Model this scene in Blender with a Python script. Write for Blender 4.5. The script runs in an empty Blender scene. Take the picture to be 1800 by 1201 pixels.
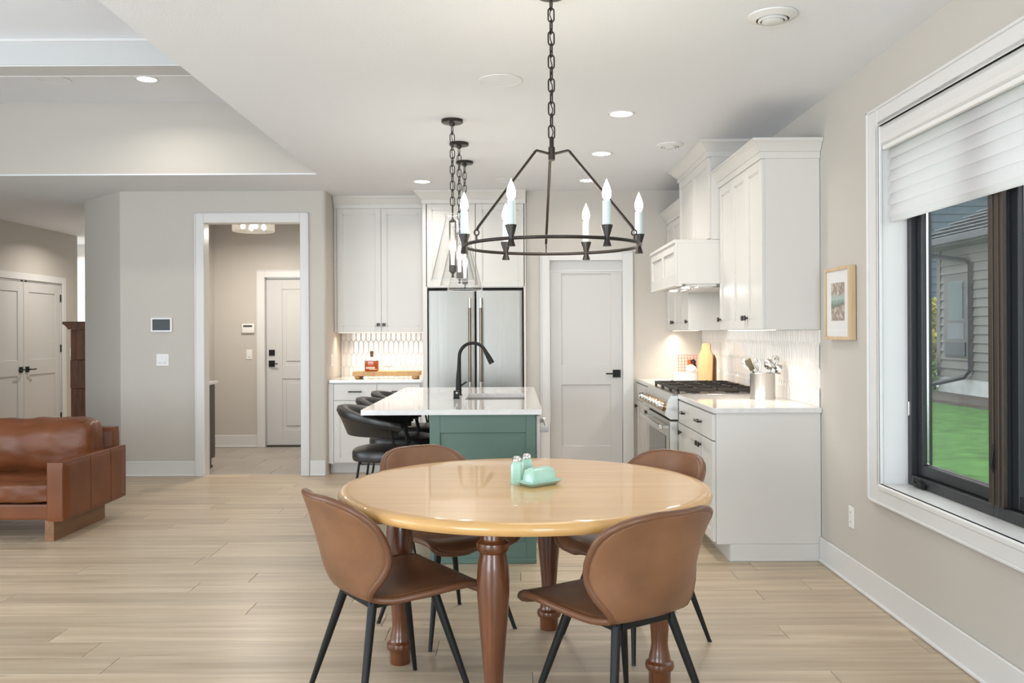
import bpy, bmesh, math, random
import numpy as np
from mathutils import Vector, Matrix
PI = math.pi
random.seed(7)
S = bpy.context.scene
C = S.collection
CAM_H = 1.37
CEIL = 2.735

# ------------------------------------------------------------------ camera
cam_d = bpy.data.cameras.new('camera')
cam = bpy.data.objects.new('camera', cam_d)
C.objects.link(cam)
cam.location = (0, 0, CAM_H)
cam.rotation_euler = (PI/2, 0.0045, 0)
cam_d.sensor_width = 36.0
cam_d.lens = 1530/1800*36.0
cam_d.shift_x = -6/1800
cam_d.shift_y = -16.5/1800
cam_d.clip_start = 0.05
cam_d.clip_end = 300
S.camera = cam

# ------------------------------------------------------------------ sky, added fill light, exposure
w = bpy.data.worlds.new('sky'); S.world = w; w.use_nodes = True
wn = w.node_tree.nodes; wl = w.node_tree.links
bg = wn['Background']
bg.inputs['Color'].default_value = (0.90, 0.955, 1.0, 1)
bg.inputs['Strength'].default_value = 2.9
S.view_settings.view_transform = 'Standard'
S.view_settings.look = 'None'
S.view_settings.exposure = 0.0
S.view_settings.gamma = 1.0
S.view_settings.use_curve_mapping = False

def area(name, loc, rot, sx, sy, power, col=(1, 1, 1), spread=None, shape='RECTANGLE'):
    l = bpy.data.lights.new(name, 'AREA'); l.shape = shape
    l.size = sx; l.size_y = sy; l.energy = power; l.color = col
    if spread is not None: l.spread = spread
    o = bpy.data.objects.new(name, l); C.objects.link(o)
    o.location = loc; o.rotation_euler = rot
    return o
# added fill lights standing in for daylight from unseen openings behind and at left
area('added_fill_rear_left', (-3.55, -2.45, 1.35), (math.radians(98), 0, 0), 2.9, 2.3, 205, (0.76, 0.885, 1.0))
area('added_fill_rear_right', (0.95, -2.45, 1.45), (math.radians(98), 0, 0), 1.1, 2.1, 95, (0.76, 0.885, 1.0))
area('added_fill_left_side', (-5.95, 2.6, 1.45), (0, -PI/2, 0), 1.9, 4.6, 100, (0.76, 0.885, 1.0))

# ------------------------------------------------------------------ materials
def new_mat(name):
    m = bpy.data.materials.new(name); m.use_nodes = True
    return m, m.node_tree.nodes, m.node_tree.links, m.node_tree.nodes['Principled BSDF']
def principled(name, col, rough=0.5, metal=0.0, spec=0.5, coat=0.0, coat_rough=0.05, var=0.0, scale=(6, 6, 6), bump=0.0, bscale=60, trans=0.0, ior=1.45):
    m, n, l, b = new_mat(name)
    b.inputs['Base Color'].default_value = (*col, 1)
    b.inputs['Roughness'].default_value = rough
    b.inputs['Metallic'].default_value = metal
    b.inputs['Specular IOR Level'].default_value = spec
    b.inputs['Coat Weight'].default_value = coat
    b.inputs['Coat Roughness'].default_value = coat_rough
    b.inputs['Transmission Weight'].default_value = trans
    b.inputs['IOR'].default_value = ior
    tc = n.new('ShaderNodeTexCoord')
    if var > 0:
        mp = n.new('ShaderNodeMapping'); mp.inputs['Scale'].default_value = scale
        l.new(tc.outputs['Object'], mp.inputs['Vector'])
        nz = n.new('ShaderNodeTexNoise'); nz.inputs['Scale'].default_value = 1.0; nz.inputs['Detail'].default_value = 5
        l.new(mp.outputs[0], nz.inputs['Vector'])
        rp = n.new('ShaderNodeValToRGB')
        rp.color_ramp.elements[0].position = 0.3; rp.color_ramp.elements[1].position = 0.7
        rp.color_ramp.elements[0].color = (*[max(0, c*(1-var)) for c in col], 1)
        rp.color_ramp.elements[1].color = (*[min(1, c*(1+var)) for c in col], 1)
        l.new(nz.outputs['Fac'], rp.inputs[0]); l.new(rp.outputs[0], b.inputs['Base Color'])
    if bump > 0:
        nb = n.new('ShaderNodeTexNoise'); nb.inputs['Scale'].default_value = bscale; nb.inputs['Detail'].default_value = 4
        l.new(tc.outputs['Object'], nb.inputs['Vector'])
        bp = n.new('ShaderNodeBump'); bp.inputs['Strength'].default_value = bump; bp.inputs['Distance'].default_value = 0.01
        l.new(nb.outputs['Fac'], bp.inputs['Height']); l.new(bp.outputs[0], b.inputs['Normal'])
    return m
def wood(name, c0, c1, rough=0.45, grain=(1.2, 22, 22), per_object=0.0, coat=0.0, coat_rough=0.06, dark=None):
    """stretched-noise wood grain along local X"""
    m, n, l, b = new_mat(name)
    tc = n.new('ShaderNodeTexCoord'); oi = n.new('ShaderNodeObjectInfo')
    ad = n.new('ShaderNodeVectorMath'); ad.operation = 'ADD'
    cm = n.new('ShaderNodeCombineXYZ'); mu = n.new('ShaderNodeMath'); mu.operation = 'MULTIPLY'; mu.inputs[1].default_value = 40.0
    l.new(oi.outputs['Random'], mu.inputs[0]); l.new(mu.outputs[0], cm.inputs[0]); l.new(mu.outputs[0], cm.inputs[1])
    l.new(tc.outputs['Object'], ad.inputs[0]); l.new(cm.outputs[0], ad.inputs[1])
    mp = n.new('ShaderNodeMapping'); mp.inputs['Scale'].default_value = grain
    l.new(ad.outputs[0], mp.inputs['Vector'])
    nz = n.new('ShaderNodeTexNoise'); nz.inputs['Scale'].default_value = 1.0; nz.inputs['Detail'].default_value = 8; nz.inputs['Roughness'].default_value = 0.62; nz.inputs['Distortion'].default_value = 0.5
    l.new(mp.outputs[0], nz.inputs['Vector'])
    rp = n.new('ShaderNodeValToRGB'); e = rp.color_ramp.elements
    e[0].position = 0.32; e[1].position = 0.68; e[0].color = (*c0, 1); e[1].color = (*c1, 1)
    l.new(nz.outputs['Fac'], rp.inputs[0])
    out = rp.outputs[0]
    if dark:
        n2 = n.new('ShaderNodeTexNoise'); n2.inputs['Scale'].default_value = 1.0; n2.inputs['Detail'].default_value = 2
        mp2 = n.new('ShaderNodeMapping'); mp2.inputs['Scale'].default_value = (2.2, 11, 11); l.new(ad.outputs[0], mp2.inputs['Vector']); l.new(mp2.outputs[0], n2.inputs['Vector'])
        r2 = n.new('ShaderNodeValToRGB'); r2.color_ramp.elements[0].position = 0.70; r2.color_ramp.elements[1].position = 0.86
        l.new(n2.outputs['Fac'], r2.inputs[0])
        mx = n.new('ShaderNodeMixRGB'); mx.inputs[2].default_value = (*dark, 1)
        l.new(r2.outputs[0], mx.inputs[0]); l.new(out, mx.inputs[1]); out = mx.outputs[0]
    if per_object > 0:
        hs = n.new('ShaderNodeHueSaturation')
        mr = n.new('ShaderNodeMapRange'); mr.inputs[3].default_value = 1-per_object; mr.inputs[4].default_value = 1+per_object
        l.new(oi.outputs['Random'], mr.inputs[0]); l.new(mr.outputs[0], hs.inputs['Value'])
        l.new(out, hs.inputs['Color']); out = hs.outputs[0]
    l.new(out, b.inputs['Base Color'])
    b.inputs['Roughness'].default_value = rough
    b.inputs['Coat Weight'].default_value = coat; b.inputs['Coat Roughness'].default_value = coat_rough
    bp = n.new('ShaderNodeBump'); bp.inputs['Strength'].default_value = 0.06; bp.inputs['Distance'].default_value = 0.004
    l.new(nz.outputs['Fac'], bp.inputs['Height']); l.new(bp.outputs[0], b.inputs['Normal'])
    return m
def emit(name, col, strength):
    m, n, l, b = new_mat(name)
    b.inputs['Base Color'].default_value = (*col, 1)
    b.inputs['Emission Color'].default_value = (*col, 1); b.inputs['Emission Strength'].default_value = strength
    return m
def thin_glass(name, tint=(1, 1, 1), rough=0.0, ior=1.45, gain=1.0):
    m, n, l, b = new_mat(name); n.remove(b)
    t = n.new('ShaderNodeBsdfTransparent'); t.inputs[0].default_value = (*tint, 1)
    g = n.new('ShaderNodeBsdfGlossy'); g.inputs['Roughness'].default_value = rough
    f = n.new('ShaderNodeLayerWeight'); f.inputs['Blend'].default_value = 0.5
    pw = n.new('ShaderNodeMath'); pw.operation = 'POWER'; pw.inputs[1].default_value = 5.0
    r0 = ((ior-1)/(ior+1))**2
    mu = n.new('ShaderNodeMath'); mu.operation = 'MULTIPLY_ADD'; mu.inputs[1].default_value = (1-r0)*gain; mu.inputs[2].default_value = r0*gain; mu.use_clamp = True
    l.new(f.outputs['Facing'], pw.inputs[0]); l.new(pw.outputs[0], mu.inputs[0])
    x = n.new('ShaderNodeMixShader')
    l.new(mu.outputs[0], x.inputs[0]); l.new(t.outputs[0], x.inputs[1]); l.new(g.outputs[0], x.inputs[2])
    l.new(x.outputs[0], n['Material Output'].inputs[0])
    return m
def sheer(name, col, transp, transl):
    m, n, l, b = new_mat(name); n.remove(b)
    d = n.new('ShaderNodeBsdfDiffuse'); d.inputs[0].default_value = (*col, 1)
    tl = n.new('ShaderNodeBsdfTranslucent'); tl.inputs[0].default_value = (*col, 1)
    tp = n.new('ShaderNodeBsdfTransparent')
    a = n.new('ShaderNodeMixShader'); a.inputs[0].default_value = transl
    c = n.new('ShaderNodeMixShader'); c.inputs[0].default_value = transp
    l.new(d.outputs[0], a.inputs[1]); l.new(tl.outputs[0], a.inputs[2])
    l.new(a.outputs[0], c.inputs[1]); l.new(tp.outputs[0], c.inputs[2])
    l.new(c.outputs[0], n['Material Output'].inputs[0])
    return m
def brushed(name, col, rough=0.3, scale=(2, 90, 0.6), amt=0.12):
    m, n, l, b = new_mat(name)
    b.inputs['Metallic'].default_value = 1.0
    tc = n.new('ShaderNodeTexCoord'); mp = n.new('ShaderNodeMapping'); mp.inputs['Scale'].default_value = scale
    nz = n.new('ShaderNodeTexNoise'); nz.inputs['Scale'].default_value = 1; nz.inputs['Detail'].default_value = 3
    l.new(tc.outputs['Object'], mp.inputs[0]); l.new(mp.outputs[0], nz.inputs['Vector'])
    rp = n.new('ShaderNodeValToRGB')
    rp.color_ramp.elements[0].color = (*[c*(1-amt) for c in col], 1); rp.color_ramp.elements[1].color = (*[min(1, c*(1+amt)) for c in col], 1)
    l.new(nz.outputs['Fac'], rp.inputs[0]); l.new(rp.outputs[0], b.inputs['Base Color'])
    mr = n.new('ShaderNodeMapRange'); mr.inputs[3].default_value = rough*0.8; mr.inputs[4].default_value = rough*1.25
    l.new(nz.outputs['Fac'], mr.inputs[0]); l.new(mr.outputs[0], b.inputs['Roughness'])
    return m

M = {}
M['wall'] = principled('wall_paint', (0.55, 0.515, 0.468), 0.75, spec=0.2, bump=0.04, bscale=220)
M['ceil'] = principled('ceiling_paint', (0.78, 0.80, 0.83), 0.85, spec=0.15, bump=0.10, bscale=130)
M['trim'] = principled('white_trim', (0.70, 0.69, 0.675), 0.35, spec=0.4)
M['cab'] = principled('white_cabinet_paint', (0.665, 0.64, 0.605), 0.32, spec=0.45)
M['beam'] = principled('beam_paint', (0.55, 0.55, 0.545), 0.5, spec=0.3)
M['doorpaint'] = principled('door_paint', (0.60, 0.585, 0.57), 0.35, spec=0.4)
M['gap'] = principled('dark_gap', (0.05, 0.045, 0.04), 0.8)
M['green'] = principled('sage_green_paint', (0.100, 0.160, 0.130), 0.4, spec=0.4)
M['quartz'] = principled('white_quartz', (0.70, 0.685, 0.67), 0.07, spec=0.55, var=0.05, scale=(30, 30, 30))
M['black'] = principled('matte_black_metal', (0.010, 0.010, 0.0095), 0.45, spec=0.3)
M['bronze'] = principled('dark_bronze_metal', (0.035, 0.028, 0.024), 0.32, metal=0.5, spec=0.5)
M['steel'] = brushed('stainless_steel', (0.30, 0.287, 0.26), 0.37, (60, 60, 0.7), 0.08)
M['steel_plain'] = principled('polished_steel', (0.66, 0.65, 0.63), 0.18, metal=1.0)
M['steel_crock'] = brushed('crock_steel', (0.52, 0.50, 0.48), 0.3, (40, 40, 0.5), 0.1)
M['steel_range'] = brushed('range_steel', (0.64, 0.62, 0.58), 0.24, (1, 1, 60), 0.06)
M['brownsteel'] = principled('brown_steel_grip', (0.20, 0.155, 0.12), 0.3, metal=1.0)
M['sink'] = principled('satin_sink_steel', (0.36, 0.33, 0.30), 0.45, metal=0.8)
M['iron'] = principled('cast_iron', (0.03, 0.024, 0.02), 0.5, spec=0.4)
M['brass'] = principled('warm_bronze_bezel', (0.42, 0.25, 0.10), 0.25, metal=1.0)
M['oven_glass'] = principled('oven_glass', (0.10, 0.09, 0.08), 0.06, spec=0.8)
M['leather'] = principled('tan_leather', (0.20, 0.092, 0.044), 0.36, spec=0.5, var=0.24, scale=(5, 5, 5), bump=0.10, bscale=320)
M['leather_edge'] = principled('tan_leather_piping', (0.15, 0.065, 0.031), 0.35, spec=0.5)
M['sofa'] = principled('cognac_sofa_leather', (0.15, 0.046, 0.015), 0.38, spec=0.4, var=0.25, scale=(3, 3, 3), bump=0.12, bscale=140)
M['blackleather'] = principled('black_leather', (0.022, 0.02, 0.019), 0.33, spec=0.55, bump=0.06, bscale=260)
M['floor'] = wood('pale_oak_planks', (0.40, 0.305, 0.205), (0.60, 0.485, 0.355), 0.36, (0.9, 16, 16), per_object=0.11, dark=(0.27, 0.19, 0.12))
M['floorsub'] = principled('plank_joint', (0.13, 0.09, 0.06), 0.8)
M['tile_floor'] = principled('grey_floor_tile', (0.37, 0.325, 0.28), 0.35, var=0.10, scale=(3, 3, 3))
M['grout'] = principled('tile_grout', (0.35, 0.32, 0.29), 0.9)
M['tabletop'] = wood('maple_table_top', (0.55, 0.30, 0.095), (0.64, 0.375, 0.14), 0.35, (0.8, 14, 14), coat=0.55, coat_rough=0.04)
M['cherry'] = wood('cherry_turned_legs', (0.070, 0.020, 0.006), (0.165, 0.054, 0.018), 0.3, (26, 26, 1.6), coat=0.4, coat_rough=0.08)
M['walnut'] = wood('walnut_plinth', (0.15, 0.068, 0.028), (0.26, 0.128, 0.058), 0.45, (14, 1.6, 14))
M['darkoak'] = wood('dark_quartersawn_oak', (0.045, 0.013, 0.004), (0.165, 0.055, 0.014), 0.5, (18, 18, 3))
M['board'] = wood('maple_board', (0.52, 0.27, 0.085), (0.66, 0.38, 0.14), 0.4, (2, 18, 18), per_object=0.12)
M['board_light'] = wood('beech_board', (0.55, 0.33, 0.14), (0.66, 0.44, 0.21), 0.45, (22, 22, 2))
M['framewood'] = wood('ash_picture_frame', (0.52, 0.37, 0.21), (0.64, 0.48, 0.30), 0.45, (18, 18, 2.5))
M['jade'] = principled('jadeite_glass', (0.38, 0.60, 0.49), 0.16, spec=0.6, coat=0.4)
M['chrome'] = principled('chrome_cap', (0.72, 0.70, 0.70), 0.15, metal=1.0)
M['tile'] = principled('white_picket_tile', (0.74, 0.715, 0.685), 0.12, spec=0.6)
M['tilegrout'] = principled('pale_grout', (0.64, 0.61, 0.575), 0.8)
M['plastic'] = principled('white_plastic', (0.80, 0.79, 0.77), 0.4)
M['darkplastic'] = principled('dark_slot', (0.08, 0.08, 0.08), 0.5)
M['screen'] = principled('black_glass_screen', (0.012, 0.012, 0.014), 0.08, spec=0.25)
M['paper'] = principled('white_mat_board', (0.80, 0.79, 0.77), 0.8)
M['winblack'] = principled('black_window_frame', (0.022, 0.024, 0.026), 0.35, spec=0.5)
M['winbronze'] = principled('bronze_mull_cover', (0.050, 0.036, 0.027), 0.4, metal=0.35)
M['glass'] = thin_glass('window_glass', (0.975, 0.99, 0.985), gain=0.4)
M['clear'] = thin_glass('clear_pendant_glass', (0.985, 0.988, 0.988), ior=1.5, gain=2.4)
M['picture_glass'] = thin_glass('picture_glass', (0.98, 0.98, 0.98), gain=0.25)
M['tumbler'] = thin_glass('tumbler_glass', (0.975, 0.975, 0.97), ior=1.45, gain=0.9)
M['mesh'] = sheer('insect_screen', (0.16, 0.17, 0.18), 0.88, 0.3)
M['shade'] = sheer('sheer_shade_fabric', (0.95, 0.935, 0.945), 0.06, 0.75)
M['shade_thin'] = sheer('sheer_backing', (0.92, 0.92, 0.92), 0.5, 0.7)
M['frost'] = sheer('glowing_glass_drum', (0.95, 0.93, 0.90), 0.55, 0.6)
M['lipglass'] = principled('thick_glass_lip', (0.62, 0.63, 0.62), 0.08, spec=0.9)
M['sofa_seam'] = principled('sofa_seam_thread', (0.09, 0.03, 0.012), 0.5)
M['outwhite_dull'] = principled('grey_blind', (0.13, 0.15, 0.155), 0.7)
M['bulb'] = emit('bulb_glow', (1.0, 0.92, 0.78), 6)
M['can'] = emit('recessed_lamp_glow', (1.0, 0.95, 0.87), 9)
M['strip'] = emit('under_cabinet_led', (1.0, 0.90, 0.76), 1.6)
M['sleeve'] = principled('candle_sleeve', (0.60, 0.66, 0.645), 0.5)
M['liquor'] = principled('amber_whiskey', (0.48, 0.085, 0.012), 0.08, spec=0.6)
M['label_paper'] = principled('cream_paper_label', (0.78, 0.66, 0.55), 0.7)
M['cork'] = principled('brown_stopper', (0.16, 0.085, 0.04), 0.5)
M['olive'] = principled('olive_silicone', (0.10, 0.085, 0.05), 0.5)
M['chrome_clear'] = principled('bright_glass_rim', (0.70, 0.69, 0.67), 0.1, spec=0.8)
M['ceramic'] = principled('white_ceramic', (0.82, 0.80, 0.77), 0.2)
M['orange'] = principled('orange_enamel', (0.75, 0.10, 0.02), 0.4)
M['vanity'] = principled('dark_vanity_paint', (0.075, 0.062, 0.052), 0.45)
# outdoors
M['grass'] = principled('lawn_grass', (0.075, 0.175, 0.040), 0.9, spec=0.1, var=0.35, scale=(5, 5, 5), bump=0.6, bscale=40)
M['mulch'] = principled('bark_mulch', (0.10, 0.075, 0.06), 0.95, var=0.4, scale=(14, 14, 14))
M['concrete'] = principled('concrete', (0.52, 0.52, 0.51), 0.9, var=0.1)
M['siding'] = principled('taupe_lap_siding', (0.175, 0.162, 0.15), 0.7)
M['siding_trim'] = principled('dark_taupe_trim', (0.13, 0.12, 0.115), 0.7)
M['gutter'] = principled('charcoal_gutter', (0.045, 0.045, 0.05), 0.5)
M['shingle'] = principled('grey_shingle', (0.23, 0.235, 0.245), 0.9, var=0.3, scale=(9, 9, 9))
M['navy'] = principled('slate_blue_siding', (0.075, 0.10, 0.125), 0.7)
M['outwhite'] = principled('white_exterior_trim', (0.75, 0.76, 0.77), 0.6)
M['leaf'] = principled('garden_leaf', (0.13, 0.24, 0.05), 0.7, var=0.4, scale=(3, 3, 3))
M['leaf2'] = principled('yellowing_leaf', (0.33, 0.30, 0.05), 0.7, var=0.4, scale=(3, 3, 3))
M['bark'] = principled('bark', (0.09, 0.06, 0.04), 0.9)
M['pane_dark'] = principled('dark_house_glass', (0.06, 0.07, 0.075), 0.15, spec=0.4)

# picture print: flat art, hatched brown paper with a mountain band
def art_mat():
    m, n, l, b = new_mat('small_landscape_print')
    tc = n.new('ShaderNodeTexCoord'); sp = n.new('ShaderNodeSeparateXYZ'); l.new(tc.outputs['Generated'], sp.inputs[0])
    vo = n.new('ShaderNodeTexWave'); vo.inputs['Scale'].default_value = 5; vo.inputs['Distortion'].default_value = 9; vo.inputs['Detail'].default_value = 3
    l.new(tc.outputs['Generated'], vo.inputs['Vector'])
    hr = n.new('ShaderNodeValToRGB'); hr.color_ramp.elements[0].color = (0.30, 0.23, 0.19, 1); hr.color_ramp.elements[1].color = (0.60, 0.53, 0.47, 1)
    l.new(vo.outputs['Fac'], hr.inputs[0])
    ns = n.new('ShaderNodeTexNoise'); ns.inputs['Scale'].default_value = 4; l.new(tc.outputs['Generated'], ns.inputs['Vector'])
    ma = n.new('ShaderNodeMath'); ma.operation = 'MULTIPLY_ADD'; ma.inputs[1].default_value = 0.22; l.new(ns.outputs['Fac'], ma.inputs[0]); l.new(sp.outputs['Z'], ma.inputs[2])
    mr = n.new('ShaderNodeValToRGB'); mr.color_ramp.interpolation = 'CONSTANT'; e = mr.color_ramp.elements
    e[0].position = 0; e[0].color = (0, 0, 0, 1); e[1].position = 0.48; e[1].color = (0.20, 0.22, 0.17, 1)
    for p, c in ((0.56, (0.27, 0.34, 0.30)), (0.64, (0.42, 0.50, 0.47)), (0.76, (0, 0, 0))):
        q = e.new(p); q.color = (*c, 1)
    l.new(ma.outputs[0], mr.inputs[0])
    st = n.new('ShaderNodeMath'); st.operation = 'GREATER_THAN'; st.inputs[1].default_value = 0.01
    l.new(mr.outputs[0], st.inputs[0])
    mx = n.new('ShaderNodeMixRGB'); l.new(st.outputs[0], mx.inputs[0]); l.new(hr.outputs[0], mx.inputs[1]); l.new(mr.outputs[0], mx.inputs[2])
    l.new(mx.outputs[0], b.inputs['Base Color']); b.inputs['Roughness'].default_value = 0.8
    return m
M['art'] = art_mat()

# ------------------------------------------------------------------ mesh helpers
class MB:
    """collects shapes into one bmesh; build() links ONE mesh object"""
    def __init__(s): s.bm = bmesh.new()
    def box(s, x0, x1, y0, y1, z0, z1, bev=0.0, seg=1):
        r = bmesh.ops.create_cube(s.bm, size=1.0)
        vs = r['verts']
        sx, sy, sz = abs(x1-x0), abs(y1-y0), abs(z1-z0)
        mid = Vector(((x0+x1)/2, (y0+y1)/2, (z0+z1)/2))
        for v in vs: v.co = Vector((v.co.x*sx, v.co.y*sy, v.co.z*sz)) + mid
        if bev > 0:
            es = list({e for v in vs for e in v.link_edges})
            bmesh.ops.bevel(s.bm, geom=es, offset=min(bev, sx*.45, sy*.45, sz*.45), segments=seg, profile=0.5, affect='EDGES')
        return s
    def lathe(s, prof, n=24, center=(0, 0, 0), cap=True, axis='Z'):
        cx, cy, cz = center; rings = []
        for r, z in prof:
            ring = []
            for k in range(n):
                a = 2*PI*k/n; p = (r*math.cos(a), r*math.sin(a), z)
                if axis == 'X': p = (p[2], p[0], p[1])
                if axis == 'Y': p = (p[0], p[2], p[1])
                ring.append(s.bm.verts.new((p[0]+cx, p[1]+cy, p[2]+cz)))
            rings.append(ring)
        for a, b in zip(rings, rings[1:]):
            for k in range(n):
                try: s.bm.faces.new((a[k], a[(k+1) % n], b[(k+1) % n], b[k]))
                except ValueError: pass
        if cap:
            for ring in (rings[0], rings[-1]):
                try: s.bm.faces.new(ring)
                except ValueError: pass
        return s
    def tube(s, pts, r, n=8, closed=False, cap=True):
        P = [Vector(p) for p in pts]; N = len(P)
        rr = r if isinstance(r, (list, tuple)) else [r]*N
        rings = []; prev = None
        for i in range(N):
            if closed: t = P[(i+1) % N]-P[i-1]
            else: t = P[min(i+1, N-1)]-P[max(i-1, 0)]
            t.normalize()
            if prev is None:
                up = Vector((0, 0, 1)) if abs(t.z) < 0.9 else Vector((1, 0, 0))
                u = t.cross(up).normalized()
            else:
                u = (prev - t*prev.dot(t)).normalized()
            prev = u; v = t.cross(u)
            rings.append([s.bm.verts.new(P[i]+(u*math.cos(2*PI*k/n)+v*math.sin(2*PI*k/n))*rr[i]) for k in range(n)])
        pairs = list(zip(rings, rings[1:]))
        if closed: pairs.append((rings[-1], rings[0]))
        for a, b in pairs:
            for k in range(n): s.bm.faces.new((a[k], a[(k+1) % n], b[(k+1) % n], b[k]))
        if cap and not closed:
            s.bm.faces.new(rings[0]); s.bm.faces.new(rings[-1])
        return s
    def prism(s, poly, axis, a0, a1):
        """extrude a 2D polygon along axis; poly is in the two other axes, in x,y,z order"""
        def mk(p, a):
            if axis == 'X': return (a, p[0], p[1])
            if axis == 'Y': return (p[0], a, p[1])
            return (p[0], p[1], a)
        A = [s.bm.verts.new(mk(p, a0)) for p in poly]; B = [s.bm.verts.new(mk(p, a1)) for p in poly]
        n = len(poly)
        s.bm.faces.new(A); s.bm.faces.new(B)
        for k in range(n): s.bm.faces.new((A[k], A[(k+1) % n], B[(k+1) % n], B[k]))
        return s
    def quad(s, *ps):
        s.bm.faces.new([s.bm.verts.new(p) for p in ps]); return s
    def xf(s, mat):
        bmesh.ops.transform(s.bm, matrix=mat, verts=s.bm.verts); return s
    def mesh(s, name, shift=(0, 0, 0), smooth=None):
        bmesh.ops.recalc_face_normals(s.bm, faces=s.bm.faces)
        if any(shift): bmesh.ops.translate(s.bm, verts=s.bm.verts, vec=-Vector(shift))
        me = bpy.data.meshes.new(name); s.bm.to_mesh(me); s.bm.free()
        if smooth is not None:
            me.polygons.foreach_set('use_smooth', [True]*len(me.polygons))
            me.set_sharp_from_angle(angle=math.radians(smooth))
        return me
    def build(s, name, mat, parent=None, smooth=None, origin=None):
        L = base_of(parent) if parent else (origin or (0, 0, 0))
        o = bpy.data.objects.new(name, s.mesh(name, L, smooth))
        o.data.materials.append(M[mat] if isinstance(mat, str) else mat)
        C.objects.link(o)
        if parent: o.parent = parent
        elif origin: o.location = origin
        return o
def base_of(o):
    while o.parent: o = o.parent
    return tuple(o.location)
def tag(o, label, cat=None, group=None, kind=None):
    o['label'] = label
    if cat: o['category'] = cat
    if group: o['group'] = group
    if kind: o['kind'] = kind
    return o
def thing(name, loc, label, cat, group=None):
    o = bpy.data.objects.new(name, None); C.objects.link(o); o.location = loc
    o.empty_display_size = 0.1
    return tag(o, label, cat, group)
def struct(mb, name, mat, label, smooth=None, origin=None):
    o = mb.build(name, mat, None, smooth, origin); o['kind'] = 'structure'; o['label'] = label
    return o
def copy_tree(o, parent=None):
    c = o.copy(); C.objects.link(c)
    if parent: c.parent = parent
    for ch in list(o.children): copy_tree(ch, c)
    return c
def B(*a, **k): return MB().box(*a, **k)
def catmull(xs, ys, t):
    xs = np.array(xs, float); ys = np.array(ys, float)
    m = np.gradient(ys, xs)
    i = int(np.clip(np.searchsorted(xs, t)-1, 0, len(xs)-2)); h = xs[i+1]-xs[i]; q = (t-xs[i])/h
    return float((2*q**3-3*q**2+1)*ys[i]+(q**3-2*q**2+q)*h*m[i]+(-2*q**3+3*q**2)*ys[i+1]+(q**3-q**2)*h*m[i+1])
# ================================================================== THE SETTING
XR = 1.815          # right wall face
YP = 8.43           # pantry wall face
YM = 8.35           # mudroom wall face
XL = -6.1           # closet / living wall face
# ---- floor: slab + one object per plank in view
slab = struct(B(XL-0.2, XR+0.2, -2.7, 13.4, -0.16, -0.014), 'floor', 'floorsub', 'pale oak plank floor running across the whole room')
def in_view(x0, x1, y0, y1):
    if y1 < 2.05 or y0 > 9.2: return False
    h = 0.60*y1+0.15
    return x1 > -h and x0 < h
rows = []; y = 4.056 - 0.1835*37; rest = MB(); nplank = 0
rnd = random.Random(3)
k = 0
PW = 0.1835
plank_spans = []
while y < 13.3:
    x = XL - rnd.uniform(0, 1.8); y1 = y+PW
    while x < XR:
        L = rnd.choice((1.2, 1.5, 1.8, 2.1, 2.1, 2.2)); x1 = x+L
        a, b = max(x, XL), min(x1, XR)
        if b-a > 0.05: plank_spans.append((a, b, y, y1))
        x = x1
    y = y1; k += 1
for (a, b, y0, y1) in plank_spans:
    # mudroom strip and rooms beyond the walls are left to their own floors
    if y0 > YM+0.05:
        if y0 < 9.1 and b > -1.8: a = max(a, -1.83)
        elif a < -4.46: b = min(b, -4.35)
        else: continue
    if b-a < 0.05: continue
    g = 0.0011
    if in_view(a, b, y0, y1) and nplank < 298:
        cx, cy = (a+b)/2, (y0+y1)/2
        mb = MB(); mb.box(a+g-cx, b-g-cx, y0+g-cy, y1-g-cy, -0.014, 0.0, 0.0009)
        o = bpy.data.objects.new('plank', mb.mesh('plank')); o.data.materials.append(M['floor']); C.objects.link(o)
        o.parent = slab; o.location = (cx, cy, 0); nplank += 1
    else:
        rest.box(a+g, b-g, y0+g, y1-g, -0.014, 0.0)
ro = rest.build('plank_remainder', 'floor', slab); ro['kind'] = 'stuff'

# mudroom tile floor
mf = struct(B(-3.62, -1.94, 8.462, 10.46, -0.012, -0.004), 'floor_mudroom', 'grout', 'grey stone tile floor of the mudroom beyond the doorway')
for i in range(3):
    for j in range(4):
        x0 = -3.62+i*0.61-(0.3 if j % 2 else 0); x1 = x0+0.606; y0 = 8.464+j*0.50; y1 = y0+0.496
        x0 = max(x0, -3.62); x1 = min(x1, -1.95); y1 = min(y1, 10.45)
        if x1-x0 > 0.05: B(x0, x1, y0, y1, -0.006, 0.0, 0.0015).build('floor_tile', 'tile_floor', mf)

# ---- right wall with the window opening
WY0, WY1, WZ0, WZ1 = 1.90, 4.31, 0.61, 2.38
m = MB()
m.box(XR, XR+0.2, -2.7, WY0, 0, CEIL); m.box(XR, XR+0.2, WY1, 9.2, 0, CEIL)
m.box(XR, XR+0.2, WY0, WY1, 0, WZ0-0.03); m.box(XR, XR+0.2, WY0, WY1, WZ1+0.02, CEIL)
struct(m, 'wall_right', 'wall', 'beige painted wall on the right around the big window')
# ---- pantry wall
DX0, DX1, DZ = 0.333, 1.04, 2.06
m = MB()
m.box(0.105, DX0-0.02, YP, YP+0.12, 0, CEIL); m.box(DX1+0.02, XR+0.02, YP, YP+0.12, 0, CEIL); m.box(DX0-0.02, DX1+0.02, YP, YP+0.12, DZ+0.02, CEIL)
m.box(0.105, 0.20, YP+0.12, 9.19, 0, CEIL)
struct(m, 'wall_pantry', 'wall', 'beige wall around the pantry door between refrigerator and range')
struct(B(-1.94, 0.12, 9.07, 9.19, 0, CEIL), 'wall_kitchen_back', 'wall', 'wall behind the refrigerator and bar cabinets')
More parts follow.
